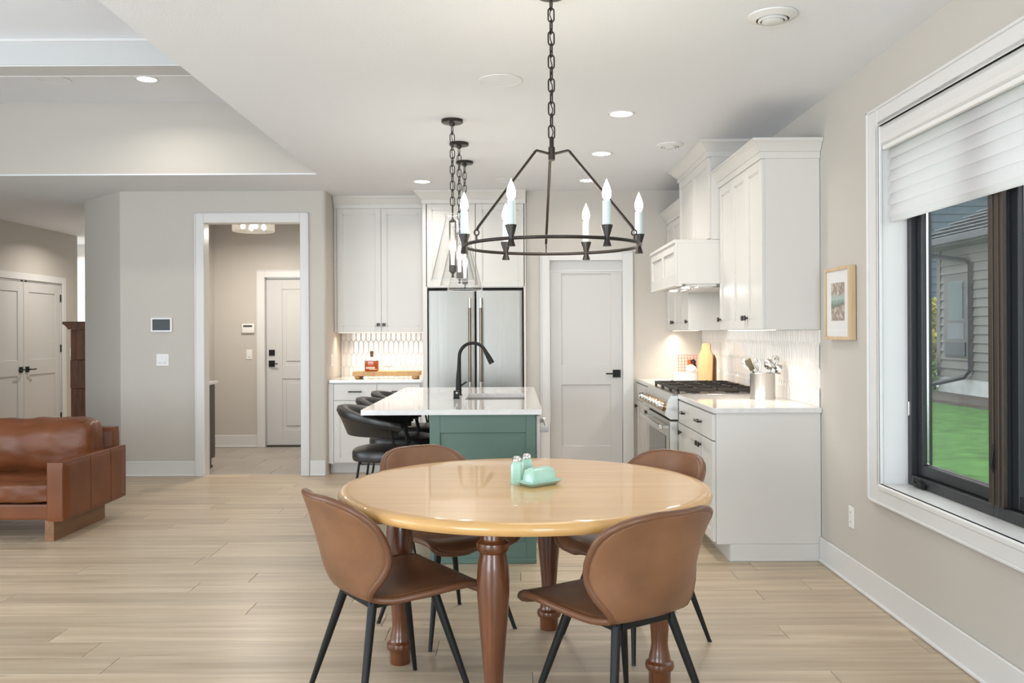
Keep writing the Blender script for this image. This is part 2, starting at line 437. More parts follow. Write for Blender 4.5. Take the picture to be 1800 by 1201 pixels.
# ---- mudroom wall with doorway, return wall with a rounded corner
OX0, OX1, OZ = -2.98, -2.06, 2.43
m = MB()
m.box(-3.79, OX0-0.02, YM, YM+0.12, 0, CEIL); m.box(OX0-0.02, OX1+0.02, YM, YM+0.12, OZ+0.02, CEIL)
poly = [(OX1+0.02, YM), (-1.86, YM)] + [(-1.86+0.04*math.sin(a), YM+0.04-0.04*math.cos(a)) for a in [PI/2*k/8 for k in range(1, 9)]] + [(-1.82, 9.08), (-1.94, 9.08), (-1.94, YM+0.12), (OX1+0.02, YM+0.12)]
m.prism(poly, 'Z', 0, CEIL)
struct(m, 'wall_mudroom', 'wall', 'beige wall with the mudroom doorway and a rounded corner', smooth=25)
m = MB(); m.prism([(-3.79, 8.35), (-3.79, 8.47), (-4.34, 9.02), (-4.34, 13.3), (-4.44, 13.3), (-4.44, 8.98)], 'Z', 0, CEIL)
struct(m, 'wall_angled', 'wall', 'angled beige wall beside the hallway')
m = MB()
m.box(XL-0.15, XL, -2.7, 0.2, 0, CEIL+0.7); m.box(XL-0.15, XL, 5.0, 9.94, 0, CEIL+0.7); m.box(XL-0.15, XL, 0.2, 5.0, 0, 0.45); m.box(XL-0.15, XL, 0.2, 5.0, 2.45, CEIL+0.7)
m.box(XL-0.15, XL, 9.94, 11.70, 2.04, CEIL); m.box(XL-0.15, XL, 11.70, 12.13, 0, CEIL)
struct(m, 'wall_left', 'wall', 'beige wall with the white double closet doors at far left')
m = MB(); m.box(-8.0, -4.3, 13.3, 13.42, 0, CEIL); m.box(-8.0, -7.9, 12.0, 13.42, 0, CEIL); m.box(-8, XL-0.1, 12.0, 12.13, 0, CEIL)
struct(m, 'wall_hall_end', 'trim', 'white wall at the end of the hallway')
m = MB()
m.box(XL-0.15, -5.0, -2.7, -2.58, 0, CEIL+.7); m.box(-2.1, 0.4, -2.7, -2.58, 0, CEIL+.7); m.box(1.5, XR+0.2, -2.7, -2.58, 0, CEIL+.7); m.box(-5.0, 1.5, -2.7, -2.58, 2.5, CEIL+.7); m.box(-5.0, 1.5, -2.7, -2.58, 0, 0.1)
struct(m, 'wall_rear', 'wall', 'beige wall behind the camera with openings laid out for the added fill lights')  # unseen openings split so the refrigerator reflects plain wall between the fills
# mudroom walls
m = MB(); m.box(-3.74, -3.62, YM+0.12, 10.58, 0, CEIL); m.box(-1.94, -1.84, 9.08, 10.58, 0, CEIL); m.box(-3.74, -3.03, 10.46, 10.58, 0, CEIL); m.box(-3.03, -1.9, 10.46, 10.58, 2.05, CEIL); m.box(-2.08, -1.9, 10.46, 10.58, 0, CEIL)
struct(m, 'wall_mudroom_back', 'wall', 'beige walls inside the mudroom')
# ---- ceiling with the tray over the living room
TX0, TX1, TY0, TY1, TZ = -5.5, -1.703, 0.3, 7.49, 3.36
m = MB()
m.box(TX1, XR+0.2, -2.7, 13.4, CEIL, CEIL+0.012); m.box(-8.0, TX1, TY1, 13.4, CEIL, CEIL+0.012)
m.box(XL-0.15, TX0, -2.7, TY1, CEIL, CEIL+0.012); m.box(TX0, TX1, -2.7, TY0, CEIL, CEIL+0.012)
struct(m, 'ceiling', 'ceil', 'white textured ceiling above dining area and kitchen')
m = MB()
m.box(TX0-0.1, TX1+0.1, TY1, TY1+0.1, CEIL+0.012, TZ+0.1); m.box(TX0-0.1, TX1+0.1, TY0-0.1, TY0, CEIL+0.012, TZ+0.1)
m.box(TX0-0.1, TX0, TY0, TY1, CEIL+0.012, TZ+0.1); m.box(TX1, TX1+0.1, TY0, TY1, CEIL+0.012, TZ+0.1)
struct(m, 'wall_tray', 'wall', 'beige upright faces of the raised tray ceiling')
struct(B(TX0-0.1, TX1+0.1, TY0-0.1, TY1+0.1, TZ, TZ+0.1), 'ceiling_tray', 'ceil', 'raised tray ceiling over the living room')
for (yy, nm) in ((5.855, 'beam crossing the raised tray ceiling in view'), (2.3, 'beam of the tray ceiling nearer the camera')):
    b = struct(B(TX0, TX1, yy, yy+0.231, TZ-0.185, TZ, 0.004), 'trim_ceiling_beam', 'beam', 'white boxed ' + nm)
    B(TX0, TX1, yy-0.012, yy+0.01, TZ-0.02, TZ, 0.004).build('bead', 'trim', b); B(TX0, TX1, yy-0.006, yy+0.006, TZ-0.188, TZ-0.18, 0.002).build('bead', 'trim', b)
    B(TX0, TX1, yy+0.225, yy+0.245, TZ-0.188, TZ-0.176, 0.002).build('bead', 'trim', b)

# ---- baseboards
def baseboard(segs, name, label):
    o = None
    for (x0, x1, y0, y1, nx, ny) in segs:   # board against a wall face, normal (nx, ny)
        mb = MB(); t = 0.015; s = 0.024
        if nx: mb.box(*sorted((x0, x0+nx*t)), y0, y1, 0, 0.148, 0.004); q = MB().box(*sorted((x0, x0+nx*s)), y0, y1, 0, 0.02, 0.006)
        else: mb.box(x0, x1, *sorted((y0, y0+ny*t)), 0, 0.148, 0.004); q = MB().box(x0, x1, *sorted((y0, y0+ny*s)), 0, 0.02, 0.006)
        if o is None:
            o = struct(mb, name, 'trim', label)
        else: mb.build('board', 'trim', o)
        q.build('shoe_molding', 'trim', o)
    return o
baseboard([(XR, XR, -2.5, 5.168, -1, 0)], 'baseboard_right', 'tall white baseboard under the window wall')
baseboard([(-3.79, OX0-0.09, YM, YM, 0, -1), (OX1+0.085, -1.825, YM, YM, 0, -1)], 'baseboard_mudroom', 'white baseboard either side of the mudroom doorway')
baseboard([(-3.62, -3.105, 10.46, 10.46, 0, -1)], 'baseboard_back', 'white baseboard on the mudroom back wall')
baseboard([(XL, XL, 11.79, 12.13, 1, 0)], 'baseboard_left', 'white baseboard by the closet doors')
bb = MB(); d = Vector((-0.7071, 0.7071, 0)); nrm = Vector((-0.7071, -0.7071, 0))
bb.box(0, 0.92, 0, 0.015, 0, 0.148, 0.004); bb.xf(Matrix.Translation((-3.79, 8.35, 0)) @ Matrix.Rotation(math.radians(135), 4, 'Z'))
struct(bb, 'baseboard_angled', 'trim', 'white baseboard along the angled wall')

# ---- door casings
def casing_y(name, label, x0, x1, ztop, yf, wl, wr, wt, depth=0.12, back=True):
    """casing around an opening x0..x1 on a wall facing -Y, plus jamb lining"""
    o = struct(B(x0-wl, x0, yf-0.018, yf, 0, ztop+wt, 0.004), name, 'trim', label)
    B(x1, x1+wr, yf-0.018, yf, 0, ztop+wt, 0.004).build('casing', 'trim', o)
    B(x0, x1, yf-0.018, yf, ztop, ztop+wt, 0.004).build('casing', 'trim', o)
    for (a, b) in ((x0-wl, x0-wl+0.012), (x1+wr-0.012, x1+wr)): B(a, b, yf-0.026, yf-0.016, 0, ztop+wt, 0.003).build('backband', 'trim', o)
    B(x0-wl, x1+wr, yf-0.026, yf-0.016, ztop+wt-0.012, ztop+wt, 0.003).build('backband', 'trim', o)
    B(x0-0.02, x0, yf, yf+depth, 0, ztop+0.02).build('jamb', 'trim', o); B(x1, x1+0.02, yf, yf+depth, 0, ztop+0.02).build('jamb', 'trim', o)
    B(x0, x1, yf, yf+depth, ztop, ztop+0.02).build('jamb', 'trim', o)
    return o
casing_y('trim_mudroom_doorway', 'white casing around the open mudroom doorway', OX0, OX1, OZ, YM, 0.09, 0.082, 0.094)
casing_y('trim_pantry_door', 'white casing around the pantry door', DX0, DX1, DZ, YP, 0.091, 0.10, 0.085)
casing_y('trim_garage_door', 'white casing around the mudroom back door', -3.01, -2.09, 2.04, 10.46, 0.095, 0.09, 0.09)
def panel_door(name, label, mp, u0, u1, z0, z1, panels, th=0.04, stile=0.11, rec=0.012, origin=None):
    """flat-panel door; mp(u, d, z) maps width / depth-behind-face / height to world box corners"""
    mb = MB()
    def bx(ua, ub, da, db, za, zb, bev=0.0):
        (xa, ya, _), (xb, yb, _) = mp(ua, da), mp(ub, db)
        mb.box(min(xa, xb), max(xa, xb), min(ya, yb), max(ya, yb), za, zb, bev)
    bx(u0, u1, rec, th, z0, z1)
    bx(u0, u0+stile, 0, rec+0.002, z0, z1, 0.002); bx(u1-stile, u1, 0, rec+0.002, z0, z1, 0.002)
    zs = [z0]+[v for p in panels for v in p]+[z1]
    for i in range(0, len(zs), 2): bx(u0+stile, u1-stile, 0, rec+0.002, zs[i], zs[i+1], 0.002)
    return struct(mb, name, 'doorpaint', label)
# pantry door with a short header panel above
pf = YP+0.035
pd = panel_door('door_1', 'white two-panel pantry door with black lever', lambda u, d: (u, pf+d, 0), DX0+0.004, DX1-0.004, 0.01, 1.952, [(0.262, 0.855), (1.045, 1.935)], stile=0.11)
h = B(0.945-0.0, 1.019, pf-0.012, pf, 0.93-0.004, 1.0, 0.002).build('door_handle', 'black', pd)
MB().tube([(0.982, pf-0.012, 0.963), (0.982, pf-0.045, 0.963)], 0.009).box(0.875, 0.99, pf-0.052, pf-0.038, 0.956, 0.970, 0.003).build('lever', 'black', h)
hd = struct(B(DX0, DX1, YP+0.06, YP+0.08, 1.955, DZ), 'trim_pantry_header', 'trim', 'recessed white header panel above the pantry door')
B(DX0, DX1, YP+0.045, YP+0.06, 1.955, 1.967, 0.002).build('stop', 'trim', hd)
# mudroom back door
gf = 10.46+0.05
gd = panel_door('door_2', 'white raised-panel door at the back of the mudroom', lambda u, d: (u, gf+d, 0), -3.006, -2.094, 0.02, 2.035, [(0.20, 0.82), (0.98, 1.90)], stile=0.19, rec=0.010)
for (a, b) in ((0.25, 0.77), (1.03, 1.85)): B(-2.77, -2.33, gf-0.001, gf+0.012, a, b, 0.006).build('raised_panel', 'doorpaint', gd)
B(-2.975, -2.905, gf-0.014, gf, 1.10, 1.17, 0.003).build('deadbolt', 'black', gd)
h = B(-2.978, -2.905, gf-0.014, gf, 0.965, 1.04, 0.003).build('door_handle', 'black', gd); MB().box(-2.94, -2.86, gf-0.05, gf-0.038, 0.995, 1.008, 0.003).tube([(-2.94, gf, 1.0), (-2.94, gf-0.045, 1.0)], 0.008).build('lever', 'black', h)
B(-3.0, -2.1, gf-0.03, gf, 0.0, 0.018).build('threshold', 'gap', gd)
# double closet doors on the left wall (facing +X)
ct = struct(B(XL, XL+0.018, 11.704, 11.79, 0, 2.13, 0.004), 'trim_closet', 'trim', 'white casing around the double closet doors')
B(XL, XL+0.018, 9.85, 9.936, 0, 2.13, 0.004).build('casing', 'trim', ct); B(XL, XL+0.018, 9.936, 11.704, 2.045, 2.13, 0.004).build('casing', 'trim', ct)
B(XL-0.15, XL-0.01, 9.94, 9.95, 0, 2.05).build('jamb', 'trim', ct); B(XL-0.15, XL-0.01, 11.69, 11.70, 0, 2.05).build('jamb', 'trim', ct)
for i, (a, b, lab) in enumerate(((9.955, 10.815, 'white closet door leaf cut off by the left edge of the photo'), (10.823, 11.685, 'white closet door leaf with three black hinges'))):
    f = XL-0.012
    dd = panel_door('door_%d' % (3+i), lab, lambda u, d: (f-d, u, 0), a, b, 0.012, 2.033, [(0.27, 0.86), (1.05, 1.90)], stile=0.12)
    c = b-0.065 if i == 0 else a+0.065
    h = B(f, f+0.012, c-0.036, c+0.036, 0.895, 0.967, 0.002).build('door_handle', 'black', dd)
    s = -1 if i == 0 else 1
    MB().tube([(f+0.01, c, 0.931), (f+0.05, c, 0.931)], 0.009).box(f+0.042, f+0.055, min(c, c+s*0.13), max(c, c+s*0.13), 0.924, 0.938, 0.003).build('lever', 'black', h)
    if i == 1:
        for z in (0.22, 1.13, 1.80): B(f-0.004, f+0.012, b-0.002, b+0.014, z, z+0.10, 0.002).build('hinge', 'black', dd)
    B(f, f+0.008, (b-0.06 if i == 0 else a+0.02), (b-0.02 if i == 0 else a+0.06), 2.028, 2.04).build('ball_catch', 'black', dd)
# bright doorway trim at the end of the hall
ht = struct(B(-6.42, -6.30, 13.27, 13.3, 0, 2.60, 0.004), 'trim_hall_column', 'trim', 'white trim strip at the far end of the hallway')

# ---- window on the right
wt = struct(MB().box(XR-0.02, XR, WY1, WY1+0.118, WZ0-0.10, WZ1+0.095, 0.004), 'trim_window_casing', 'trim', 'wide white casing around the right-hand window')
for (a, b, c, d_) in ((WY0-0.118, WY0, WZ0-0.1, WZ1+0.095), (WY0, WY1, WZ1, WZ1+0.095), (WY0, WY1, WZ0-0.10, WZ0)):
    B(XR-0.02, XR, a, b, c, d_, 0.004).build('casing', 'trim', wt)
B(XR-0.03, XR-0.018, WY1+0.104, WY1+0.118, WZ0-0.1, WZ1+0.095, 0.003).build('backband', 'trim', wt)
B(XR-0.03, XR-0.018, WY0-0.1, WY1+0.118, WZ1+0.081, WZ1+0.095, 0.003).build('backband', 'trim', wt)
B(XR-0.03, XR-0.018, WY0-0.1, WY1+0.118, WZ0-0.1, WZ0-0.086, 0.003).build('backband', 'trim', wt)
JX = 1.94
B(XR-0.02, JX+0.02, WY1, WY1+0.02, WZ0, WZ1).build('jamb', 'trim', wt); B(XR-0.02, JX+0.02, WY0-0.02, WY0, WZ0, WZ1).build('jamb', 'trim', wt)
B(XR-0.02, JX+0.02, WY0, WY1, WZ1, WZ1+0.02).build('jamb', 'trim', wt)
B(XR-0.026, JX+0.02, WY0, WY1, WZ0-0.03, WZ0, 0.006).build('window_sill', 'trim', wt)
B(XR-0.015, XR+0.0, WY1-0.012, WY1, WZ0, WZ1, 0.003).build('stop_bead', 'trim', wt)
units = [(3.50, 4.31), (2.70, 3.50), (1.90, 2.70)]
for i, (a, b) in enumerate(units):
    t = 0.038
    lab = ('black casement window unit nearest the kitchen', 'black casement window unit cut off by the right edge of the photo', 'black casement window unit outside the picture')[i]
    mb = MB()
    mb.box(JX, JX+0.09, a, a+t, WZ0, WZ1, 0.003); mb.box(JX, JX+0.09, b-t, b, WZ0, WZ1, 0.003)
    mb.box(JX, JX+0.09, a+t, b-t, WZ0, WZ0+0.05, 0.003); mb.box(JX, JX+0.09, a+t, b-t, WZ1-0.05, WZ1, 0.003)
    wo = struct(mb, 'window_%d' % (i+1), 'winblack', lab)
    mb = MB(); s0, s1, st = a+t+0.004, b-t-0.004, 0.05
    mb.box(JX+0.03, JX+0.08, s0, s0+st, WZ0+0.052, WZ1-0.052, 0.003); mb.box(JX+0.03, JX+0.08, s1-st, s1, WZ0+0.052, WZ1-0.052, 0.003)
    mb.box(JX+0.03, JX+0.08, s0+st, s1-st, WZ0+0.052, WZ0+0.105, 0.003); mb.box(JX+0.03, JX+0.08, s0+st, s1-st, WZ1-0.105, WZ1-0.052, 0.003)
    sa = mb.build('sash', 'winblack', wo)
    B(JX+0.052, JX+0.058, s0+st, s1-st, WZ0+0.105, WZ1-0.105).build('pane', 'glass', sa)
    B(JX+0.084, JX+0.085, s0+0.01, s1-0.01, WZ0+0.06, WZ1-0.06).build('insect_screen', 'mesh', wo)
    mb = MB()
    for e in (s1-st-0.008, s0+st): mb.box(JX+0.05, JX+0.06, e+0.002, e+0.006, WZ0+0.10, WZ1-0.10)
    mb.box(JX+0.05, JX+0.06, s0+st, s1-st, WZ0+0.10, WZ0+0.112)
    mb.build('glazing_bead', 'steel_plain', sa)
    # crank operator and latch
    cy_ = b-t-0.10 if i == 0 else a+t+0.12
    cr = MB().box(JX-0.018, JX+0.002, cy_-0.055, cy_+0.055, WZ0+0.004, WZ0+0.03, 0.008, 2).tube([(JX-0.015, cy_+0.03, WZ0+0.03), (JX-0.03, cy_, WZ0+0.05), (JX-0.028, cy_-0.05, WZ0+0.035), (JX-0.03, cy_-0.075, WZ0+0.028)], 0.007).build('crank_handle', 'black', wo, 40)
    B(JX-0.006, JX+0.002, b-t*0.7, b-t*0.3, 0.95, 1.02, 0.002).build('hinge_pin', 'steel_plain', wo)
    lk = B(JX-0.004, JX+0.004, a+0.004, a+0.022, WZ0+0.10, WZ0+0.30, 0.003).build('latch_lever', 'black', wo)
    MB().tube([(JX, a+0.013, WZ0+0.16), (JX-0.022, a+0.013, WZ0+0.22), (JX-0.012, a+0.013, WZ0+0.30)], 0.006).build('latch_grip', 'black', lk)
mu = MB()
for k in range(5):
    yy = 3.448+k*0.021; mu.box(JX-0.012-(0.004 if k % 2 else 0), JX+0.01, yy, yy+0.0205, WZ0+0.052, WZ1, 0.003)
struct(mu, 'trim_window_mullion', 'winbronze', 'dark bronze mullion cover between the two windows')
# ================================================================== KITCHEN
def mapper(face, p):
    """(u, d, z) -> world; d is depth in front of plane p"""
    if face == '-Y': return lambda u, d: (u, p-d)
    if face == '-X': return lambda u, d: (p-d, u)
    if face == '+X': return lambda u, d: (p+d, u)
def fbox(mb, mp, u0, u1, d0, d1, z0, z1, bev=0.0, seg=1):
    (xa, ya), (xb, yb) = mp(u0, d0), mp(u1, d1)
    mb.box(min(xa, xb), max(xa, xb), min(ya, yb), max(ya, yb), z0, z1, bev, seg); return mb
def shaker(root, mp, u0, u1, z0, z1, name='door', mat='cab', fr=0.058, th=0.02, flat=False):
    mb = MB(); g = 0.0016
    u0 += g; u1 -= g; z0 += g; z1 -= g
    if flat: fbox(mb, mp, u0, u1, 0, th, z0, z1, 0.0015)
    else:
        fbox(mb, mp, u0+0.01, u1-0.01, 0, th-0.009, z0+0.01, z1-0.01)
        fbox(mb, mp, u0, u0+fr, 0, th, z0, z1, 0.0015); fbox(mb, mp, u1-fr, u1, 0, th, z0, z1, 0.0015)
        fbox(mb, mp, u0+fr, u1-fr, 0, th, z0, z0+fr, 0.0015); fbox(mb, mp, u0+fr, u1-fr, 0, th, z1-fr, z1, 0.0015)
        for (a, b, c, d_) in ((u0+fr, u0+fr+0.008, z0+fr, z1-fr), (u1-fr-0.008, u1-fr, z0+fr, z1-fr), (u0+fr, u1-fr, z0+fr, z0+fr+0.008), (u0+fr, u1-fr, z1-fr-0.008, z1-fr)):
            fbox(mb, mp, a, b, 0, th-0.005, c, d_)
    return mb.build(name, mat, root)
def knob(door, mp, u, z, d=0.02):
    mb = MB(); fbox(mb, mp, u-0.006, u+0.006, d, d+0.016, z-0.006, z+0.006); fbox(mb, mp, u-0.016, u+0.016, d+0.014, d+0.026, z-0.016, z+0.016, 0.003)
    return mb.build('knob', 'bronze', door)
def pull(dr, mp, u, z, d=0.02, w=0.064):
    mb = MB(); fbox(mb, mp, u-w, u+w, d+0.018, d+0.030, z-0.007, z+0.007, 0.002)
    fbox(mb, mp, u-w+0.006, u-w+0.02, d, d+0.02, z-0.006, z+0.006); fbox(mb, mp, u+w-0.02, u+w-0.006, d, d+0.02, z-0.006, z+0.006)
    return mb.build('pull', 'bronze', dr)
def crown(pts_in, prof, name, label):
    """sweep an outward profile (out, z) along a plan polyline with mitred corners; outward = left of travel"""
    P = [Vector((*p, 0)) for p in pts_in]; n = len(P); rings = []
    mb = MB()
    for i in range(n):
        dirs = []
        if i > 0: dirs.append((P[i]-P[i-1]).normalized())
        if i < n-1: dirs.append((P[i+1]-P[i]).normalized())
        nr = [Vector((-d.y, d.x, 0)) for d in dirs]
        if len(nr) == 2:
            b = (nr[0]+nr[1]).normalized(); b = b/ max(0.3, b.dot(nr[0]))
        else: b = nr[0]
        rings.append([mb.bm.verts.new((P[i].x+b.x*o, P[i].y+b.y*o, z)) for o, z in prof])
    k = len(prof)
    for a, b in zip(rings, rings[1:]):
        for j in range(k): mb.bm.faces.new((a[j], a[(j+1) % k], b[(j+1) % k], b[j]))
    mb.bm.faces.new(rings[0]); mb.bm.faces.new(rings[-1])
    return struct(mb, name, 'cab', label, smooth=35)
def crown_prof(z0, z1, out):
    h = z1-z0
    return [(0, z0), (0.010, z0), (0.010, z0+h*0.34), (0.016, z0+h*0.36), (0.022, z0+h*0.44), (0.34*out+0.012, z0+h*0.56), (0.72*out, z0+h*0.78), (out-0.004, z0+h*0.86), (out-0.004, z0+h*0.90), (out, z0+h*0.91), (out, z1), (0, z1)]
# ---- base cabinets on the right wall (fronts face -X)
BX = 1.193
mpB = mapper('-X', BX)
GX = XR-0.003
def base_unit(label, y0, y1, doors, drawers, near_panel=False):
    t = thing('base_cabinet', ((BX+GX)/2, (y0+y1)/2, 0), label, 'cabinet', 'white base cabinets along the right wall')
    mb = B(BX+0.001, GX, y0+0.001, y1-0.001, 0.102, 0.882); mb.build('carcass', 'cab', t)
    B(BX+0.076, GX, y0+0.003, y1-0.001, 0, 0.104).build('toe_kick', 'cab', t)
    for (a, b, ps) in drawers:
        dr = shaker(t, mpB, a, b, 0.716, 0.874, 'drawer', flat=True)
        for u in ps: pull(dr, mpB, u, 0.80)
    for (a, b, u) in doors:
        dd = shaker(t, mpB, a, b, 0.112, 0.712); knob(dd, mpB, u, 0.655)
    if near_panel:
        B(BX-0.0, GX, y0-0.018, y0, 0.102, 0.884, 0.001).build('end_panel', 'cab', t)
        B(BX+0.079, GX, y0-0.018, y0, 0, 0.104).build('end_panel', 'cab', t); B(BX+0.079, GX, y0-0.026, y0-0.016, 0, 0.02, 0.004).build('shoe_molding', 'cab', t)
    return t
Y0, Y1, Y2, Y3, Y4 = 5.192, 5.905, 6.27, 7.36, 8.425
base_unit('white double-door base cabinet at the near end of the right counter', Y0, Y1, [(Y0, 5.548, 5.548-0.035), (5.548, Y1, 5.548+0.035)], [(Y0, Y1, (5.548,))], True)
base_unit('white single-door base cabinet just before the range', Y1, Y2, [(Y1, Y2, Y2-0.10)], [(Y1, Y2, (6.087,))])
base_unit('white base cabinet in the far corner beyond the range', Y3, Y4, [(Y3, Y3+0.36, Y3+0.325), (Y3+0.36, Y4-0.36, Y3+0.395), (Y4-0.36, Y4, Y4-0.04)], [(Y3, Y3+0.36, (Y3+0.18,)), (Y3+0.36, Y4, (7.98,))])
def counter(name, label, x0, x1, y0, y1):
    o = B(x0, x1, y0, y1, 0.884, 0.915, 0.003, 2).build(name, 'quartz'); return tag(o, label, 'countertop', 'white quartz worktops')
counter('countertop', 'white quartz worktop at the near end holding the steel utensil crock', 1.168, XR-0.002, 5.150, Y2-0.004)
counter('countertop', 'white quartz worktop in the far corner behind the range', 1.168, XR-0.002, Y3+0.004, YP-0.002)
# ---- backsplash: picket tiles
def pickets(u0, u1, z0, z1, mp, name, label, wd=0.052, h=0.165, tip=0.030):
    bk = MB(); fbox(bk, mp, u0, u1, 0, 0.003, z0, z1)
    base = struct(bk, name, 'tilegrout', label)
    mb = MB(); g = 0.0016; bv = 0.005; rz = h-tip
    nr = int((z1-z0)/rz)+3; nc = int((u1-u0)/wd)+3
    for r in range(-1, nr):
        for c in range(-1, nc):
            uc = u0+c*wd+(wd/2 if r % 2 else 0); zb = z0-0.05+r*rz
            if uc+wd/2 < u0 or uc-wd/2 > u1 or zb > z1 or zb+h < z0: continue
            hw = wd/2-g
            out = [(-hw, tip), (0, g*1.2), (hw, tip), (hw, h-tip), (0, h-g*1.2), (-hw, h-tip)]
            inn = [((x)*(1-bv/hw*1.0), tip+bv*0.3 if z == tip else (h-tip-bv*0.3 if z == h-tip else (z+bv*1.3 if z < h/2 else z-bv*1.3))) for x, z in out]
            A = [mb.bm.verts.new((uc+x, 0.002, zb+z)) for x, z in out]; Bv = [mb.bm.verts.new((uc+x, 0.0085, zb+z)) for x, z in inn]
            mb.bm.faces.new(Bv)
            for k in range(6): mb.bm.faces.new((A[k], A[(k+1) % 6], Bv[(k+1) % 6], Bv[k]))
    for co, no in (((u0, 0, 0), (-1, 0, 0)), ((u1, 0, 0), (1, 0, 0)), ((0, 0, z0), (0, 0, -1)), ((0, 0, z1), (0, 0, 1))):
        bmesh.ops.bisect_plane(mb.bm, geom=mb.bm.verts[:]+mb.bm.edges[:]+mb.bm.faces[:], plane_co=co, plane_no=no, clear_outer=True)
    for v in mb.bm.verts:
        x, y_ = mp(v.co.x, v.co.y); v.co = (x, y_, v.co.z)
    t = mb.build('tiles', 'tile', base); t['kind'] = 'stuff'
    return base
pickets(5.175, YP-0.001, 0.9155, 1.375, mapper('-X', XR), 'wall_backsplash_right', 'white picket tile backsplash on the right wall')
pickets(6.28, 7.35, 1.375, 1.80, mapper('-X', XR), 'wall_backsplash_hood', 'white picket tile backsplash behind the hood')
pickets(-1.815, -0.90, 0.9155, 1.372, mapper('-Y', 9.07), 'wall_backsplash_bar', 'white picket tile backsplash behind the whiskey bottle')
# ---- upper cabinets right
UX = 1.487
mpU = mapper('-X', UX)
def upper_unit(label, y0, y1, doors, z0=1.377, z1=2.40):
    t = thing('upper_cabinet', ((UX+GX)/2, (y0+y1)/2, z0), label, 'cabinet', 'white upper cabinets along the right wall')
    B(UX, GX, y0+0.0005, y1-0.0005, z0, z1).build('carcass', 'cab', t)
    for (a, b, u) in doors:
        d = shaker(t, mpU, a, b, z0+0.002, z1-0.004); knob(d, mpU, u, z0+0.075)
    st = B(UX+0.03, UX+0.07, y0+0.03, y1-0.03, z0-0.0035, z0-0.0005).build('light_strip', 'strip', t)
    return t
U0, U1, U2, U3, U4 = 5.174, 5.886, 6.245, 7.38, 8.425
upper_unit('tall white double-door upper cabinet nearest the window', U0, U1, [(U0, 5.53, 5.53-0.03), (5.53, U1, 5.53+0.03)])
upper_unit('tall white single-door upper cabinet beside the hood', U1, U2, [(U1, U2, U2-0.03)])
upper_unit('white three-door upper cabinet in the far corner past the hood', U3, U4, [(U3, U3+0.348, U3+0.03), (U3+0.348, U3+0.696, U3+0.666), (U3+0.696, U4, U3+0.726)])
crown([(GX, U0), (UX-0.02, U0), (UX-0.02, U2-0.001), (GX, U2-0.001)], crown_prof(2.395, 2.506, 0.066), 'trim_crown_near', 'white crown molding on the upper cabinets nearest the window')
crown([(GX, U3+0.001), (UX-0.02, U3+0.001), (UX-0.02, U4)], crown_prof(2.395, 2.506, 0.066), 'trim_crown_far', 'white crown molding on the far corner upper cabinet')
# ---- range hood with the cabinet above it
HY0, HY1 = U2+0.004, U3-0.004
t = thing('range_hood', (1.5, (HY0+HY1)/2, 1.70), 'white box range hood with paneled front above the range', 'range hood')
B(1.165, GX, HY0, HY1, 1.712, 2.006).build('body', 'cab', t)
mpH = mapper('-X', 1.165)
mb = MB(); hm = (HY0+HY1)/2
for (a, b) in ((HY0, HY0+0.07), (hm-0.035, hm+0.035), (HY1-0.07, HY1)): fbox(mb, mpH, a, b, 0, 0.014, 1.706, 2.006, 0.002)
for (a, b) in ((HY0+0.07, hm-0.035), (hm+0.035, HY1-0.07)):
    fbox(mb, mpH, a, b, 0, 0.014, 1.706, 1.785, 0.002); fbox(mb, mpH, a, b, 0, 0.014, 1.945, 2.006, 0.002)
mb.build('paneled_front', 'cab', t)
B(1.140, GX, HY0, HY1, 2.004, 2.030, 0.005, 2).build('ledge', 'cab', t)
B(1.148, 1.20, HY0, HY1, 1.695, 1.715, 0.003).build('bottom_rail', 'cab', t)
ins = B(1.23, GX-0.03, HY0+0.05, HY1-0.05, 1.698, 1.713).build('steel_insert', 'steel_plain', t)
for k in range(4):
    a = HY0+0.12+k*0.225; B(1.34, GX-0.08, a, a+0.21, 1.690, 1.700, 0.002).build('baffle_filter', 'steel_range', ins)
for k in (0.28, 0.72):
    yy = HY0+(HY1-HY0)*k; MB().lathe([(0.032, 1.694), (0.032, 1.699)], 20, (1.285, yy, 0)).build('hood_lamp', 'can', ins)
    area('hood_light', (1.285, yy, 1.688), (0, 0, 0), 0.06, 0.06, 2.0, (1, 0.95, 0.87), shape='DISK')
CX = 1.41; mpC = mapper('-X', CX)
t = thing('hood_cabinet', (1.6, (HY0+HY1)/2, 2.03), 'white ceiling-height cabinet boxed above the range hood', 'cabinet')
B(CX, GX, HY0, HY1, 2.031, 2.73).build('carcass', 'cab', t)
shaker(t, mpC, HY0+0.012, hm, 2.036, 2.625); shaker(t, mpC, hm, HY1-0.012, 2.036, 2.625)
crown([(GX, HY0), (CX-0.02, HY0), (CX-0.02, HY1), (GX, HY1)], crown_prof(2.622, CEIL-0.001, 0.078), 'trim_crown_hood', 'white crown molding where the hood cabinet meets the ceiling')
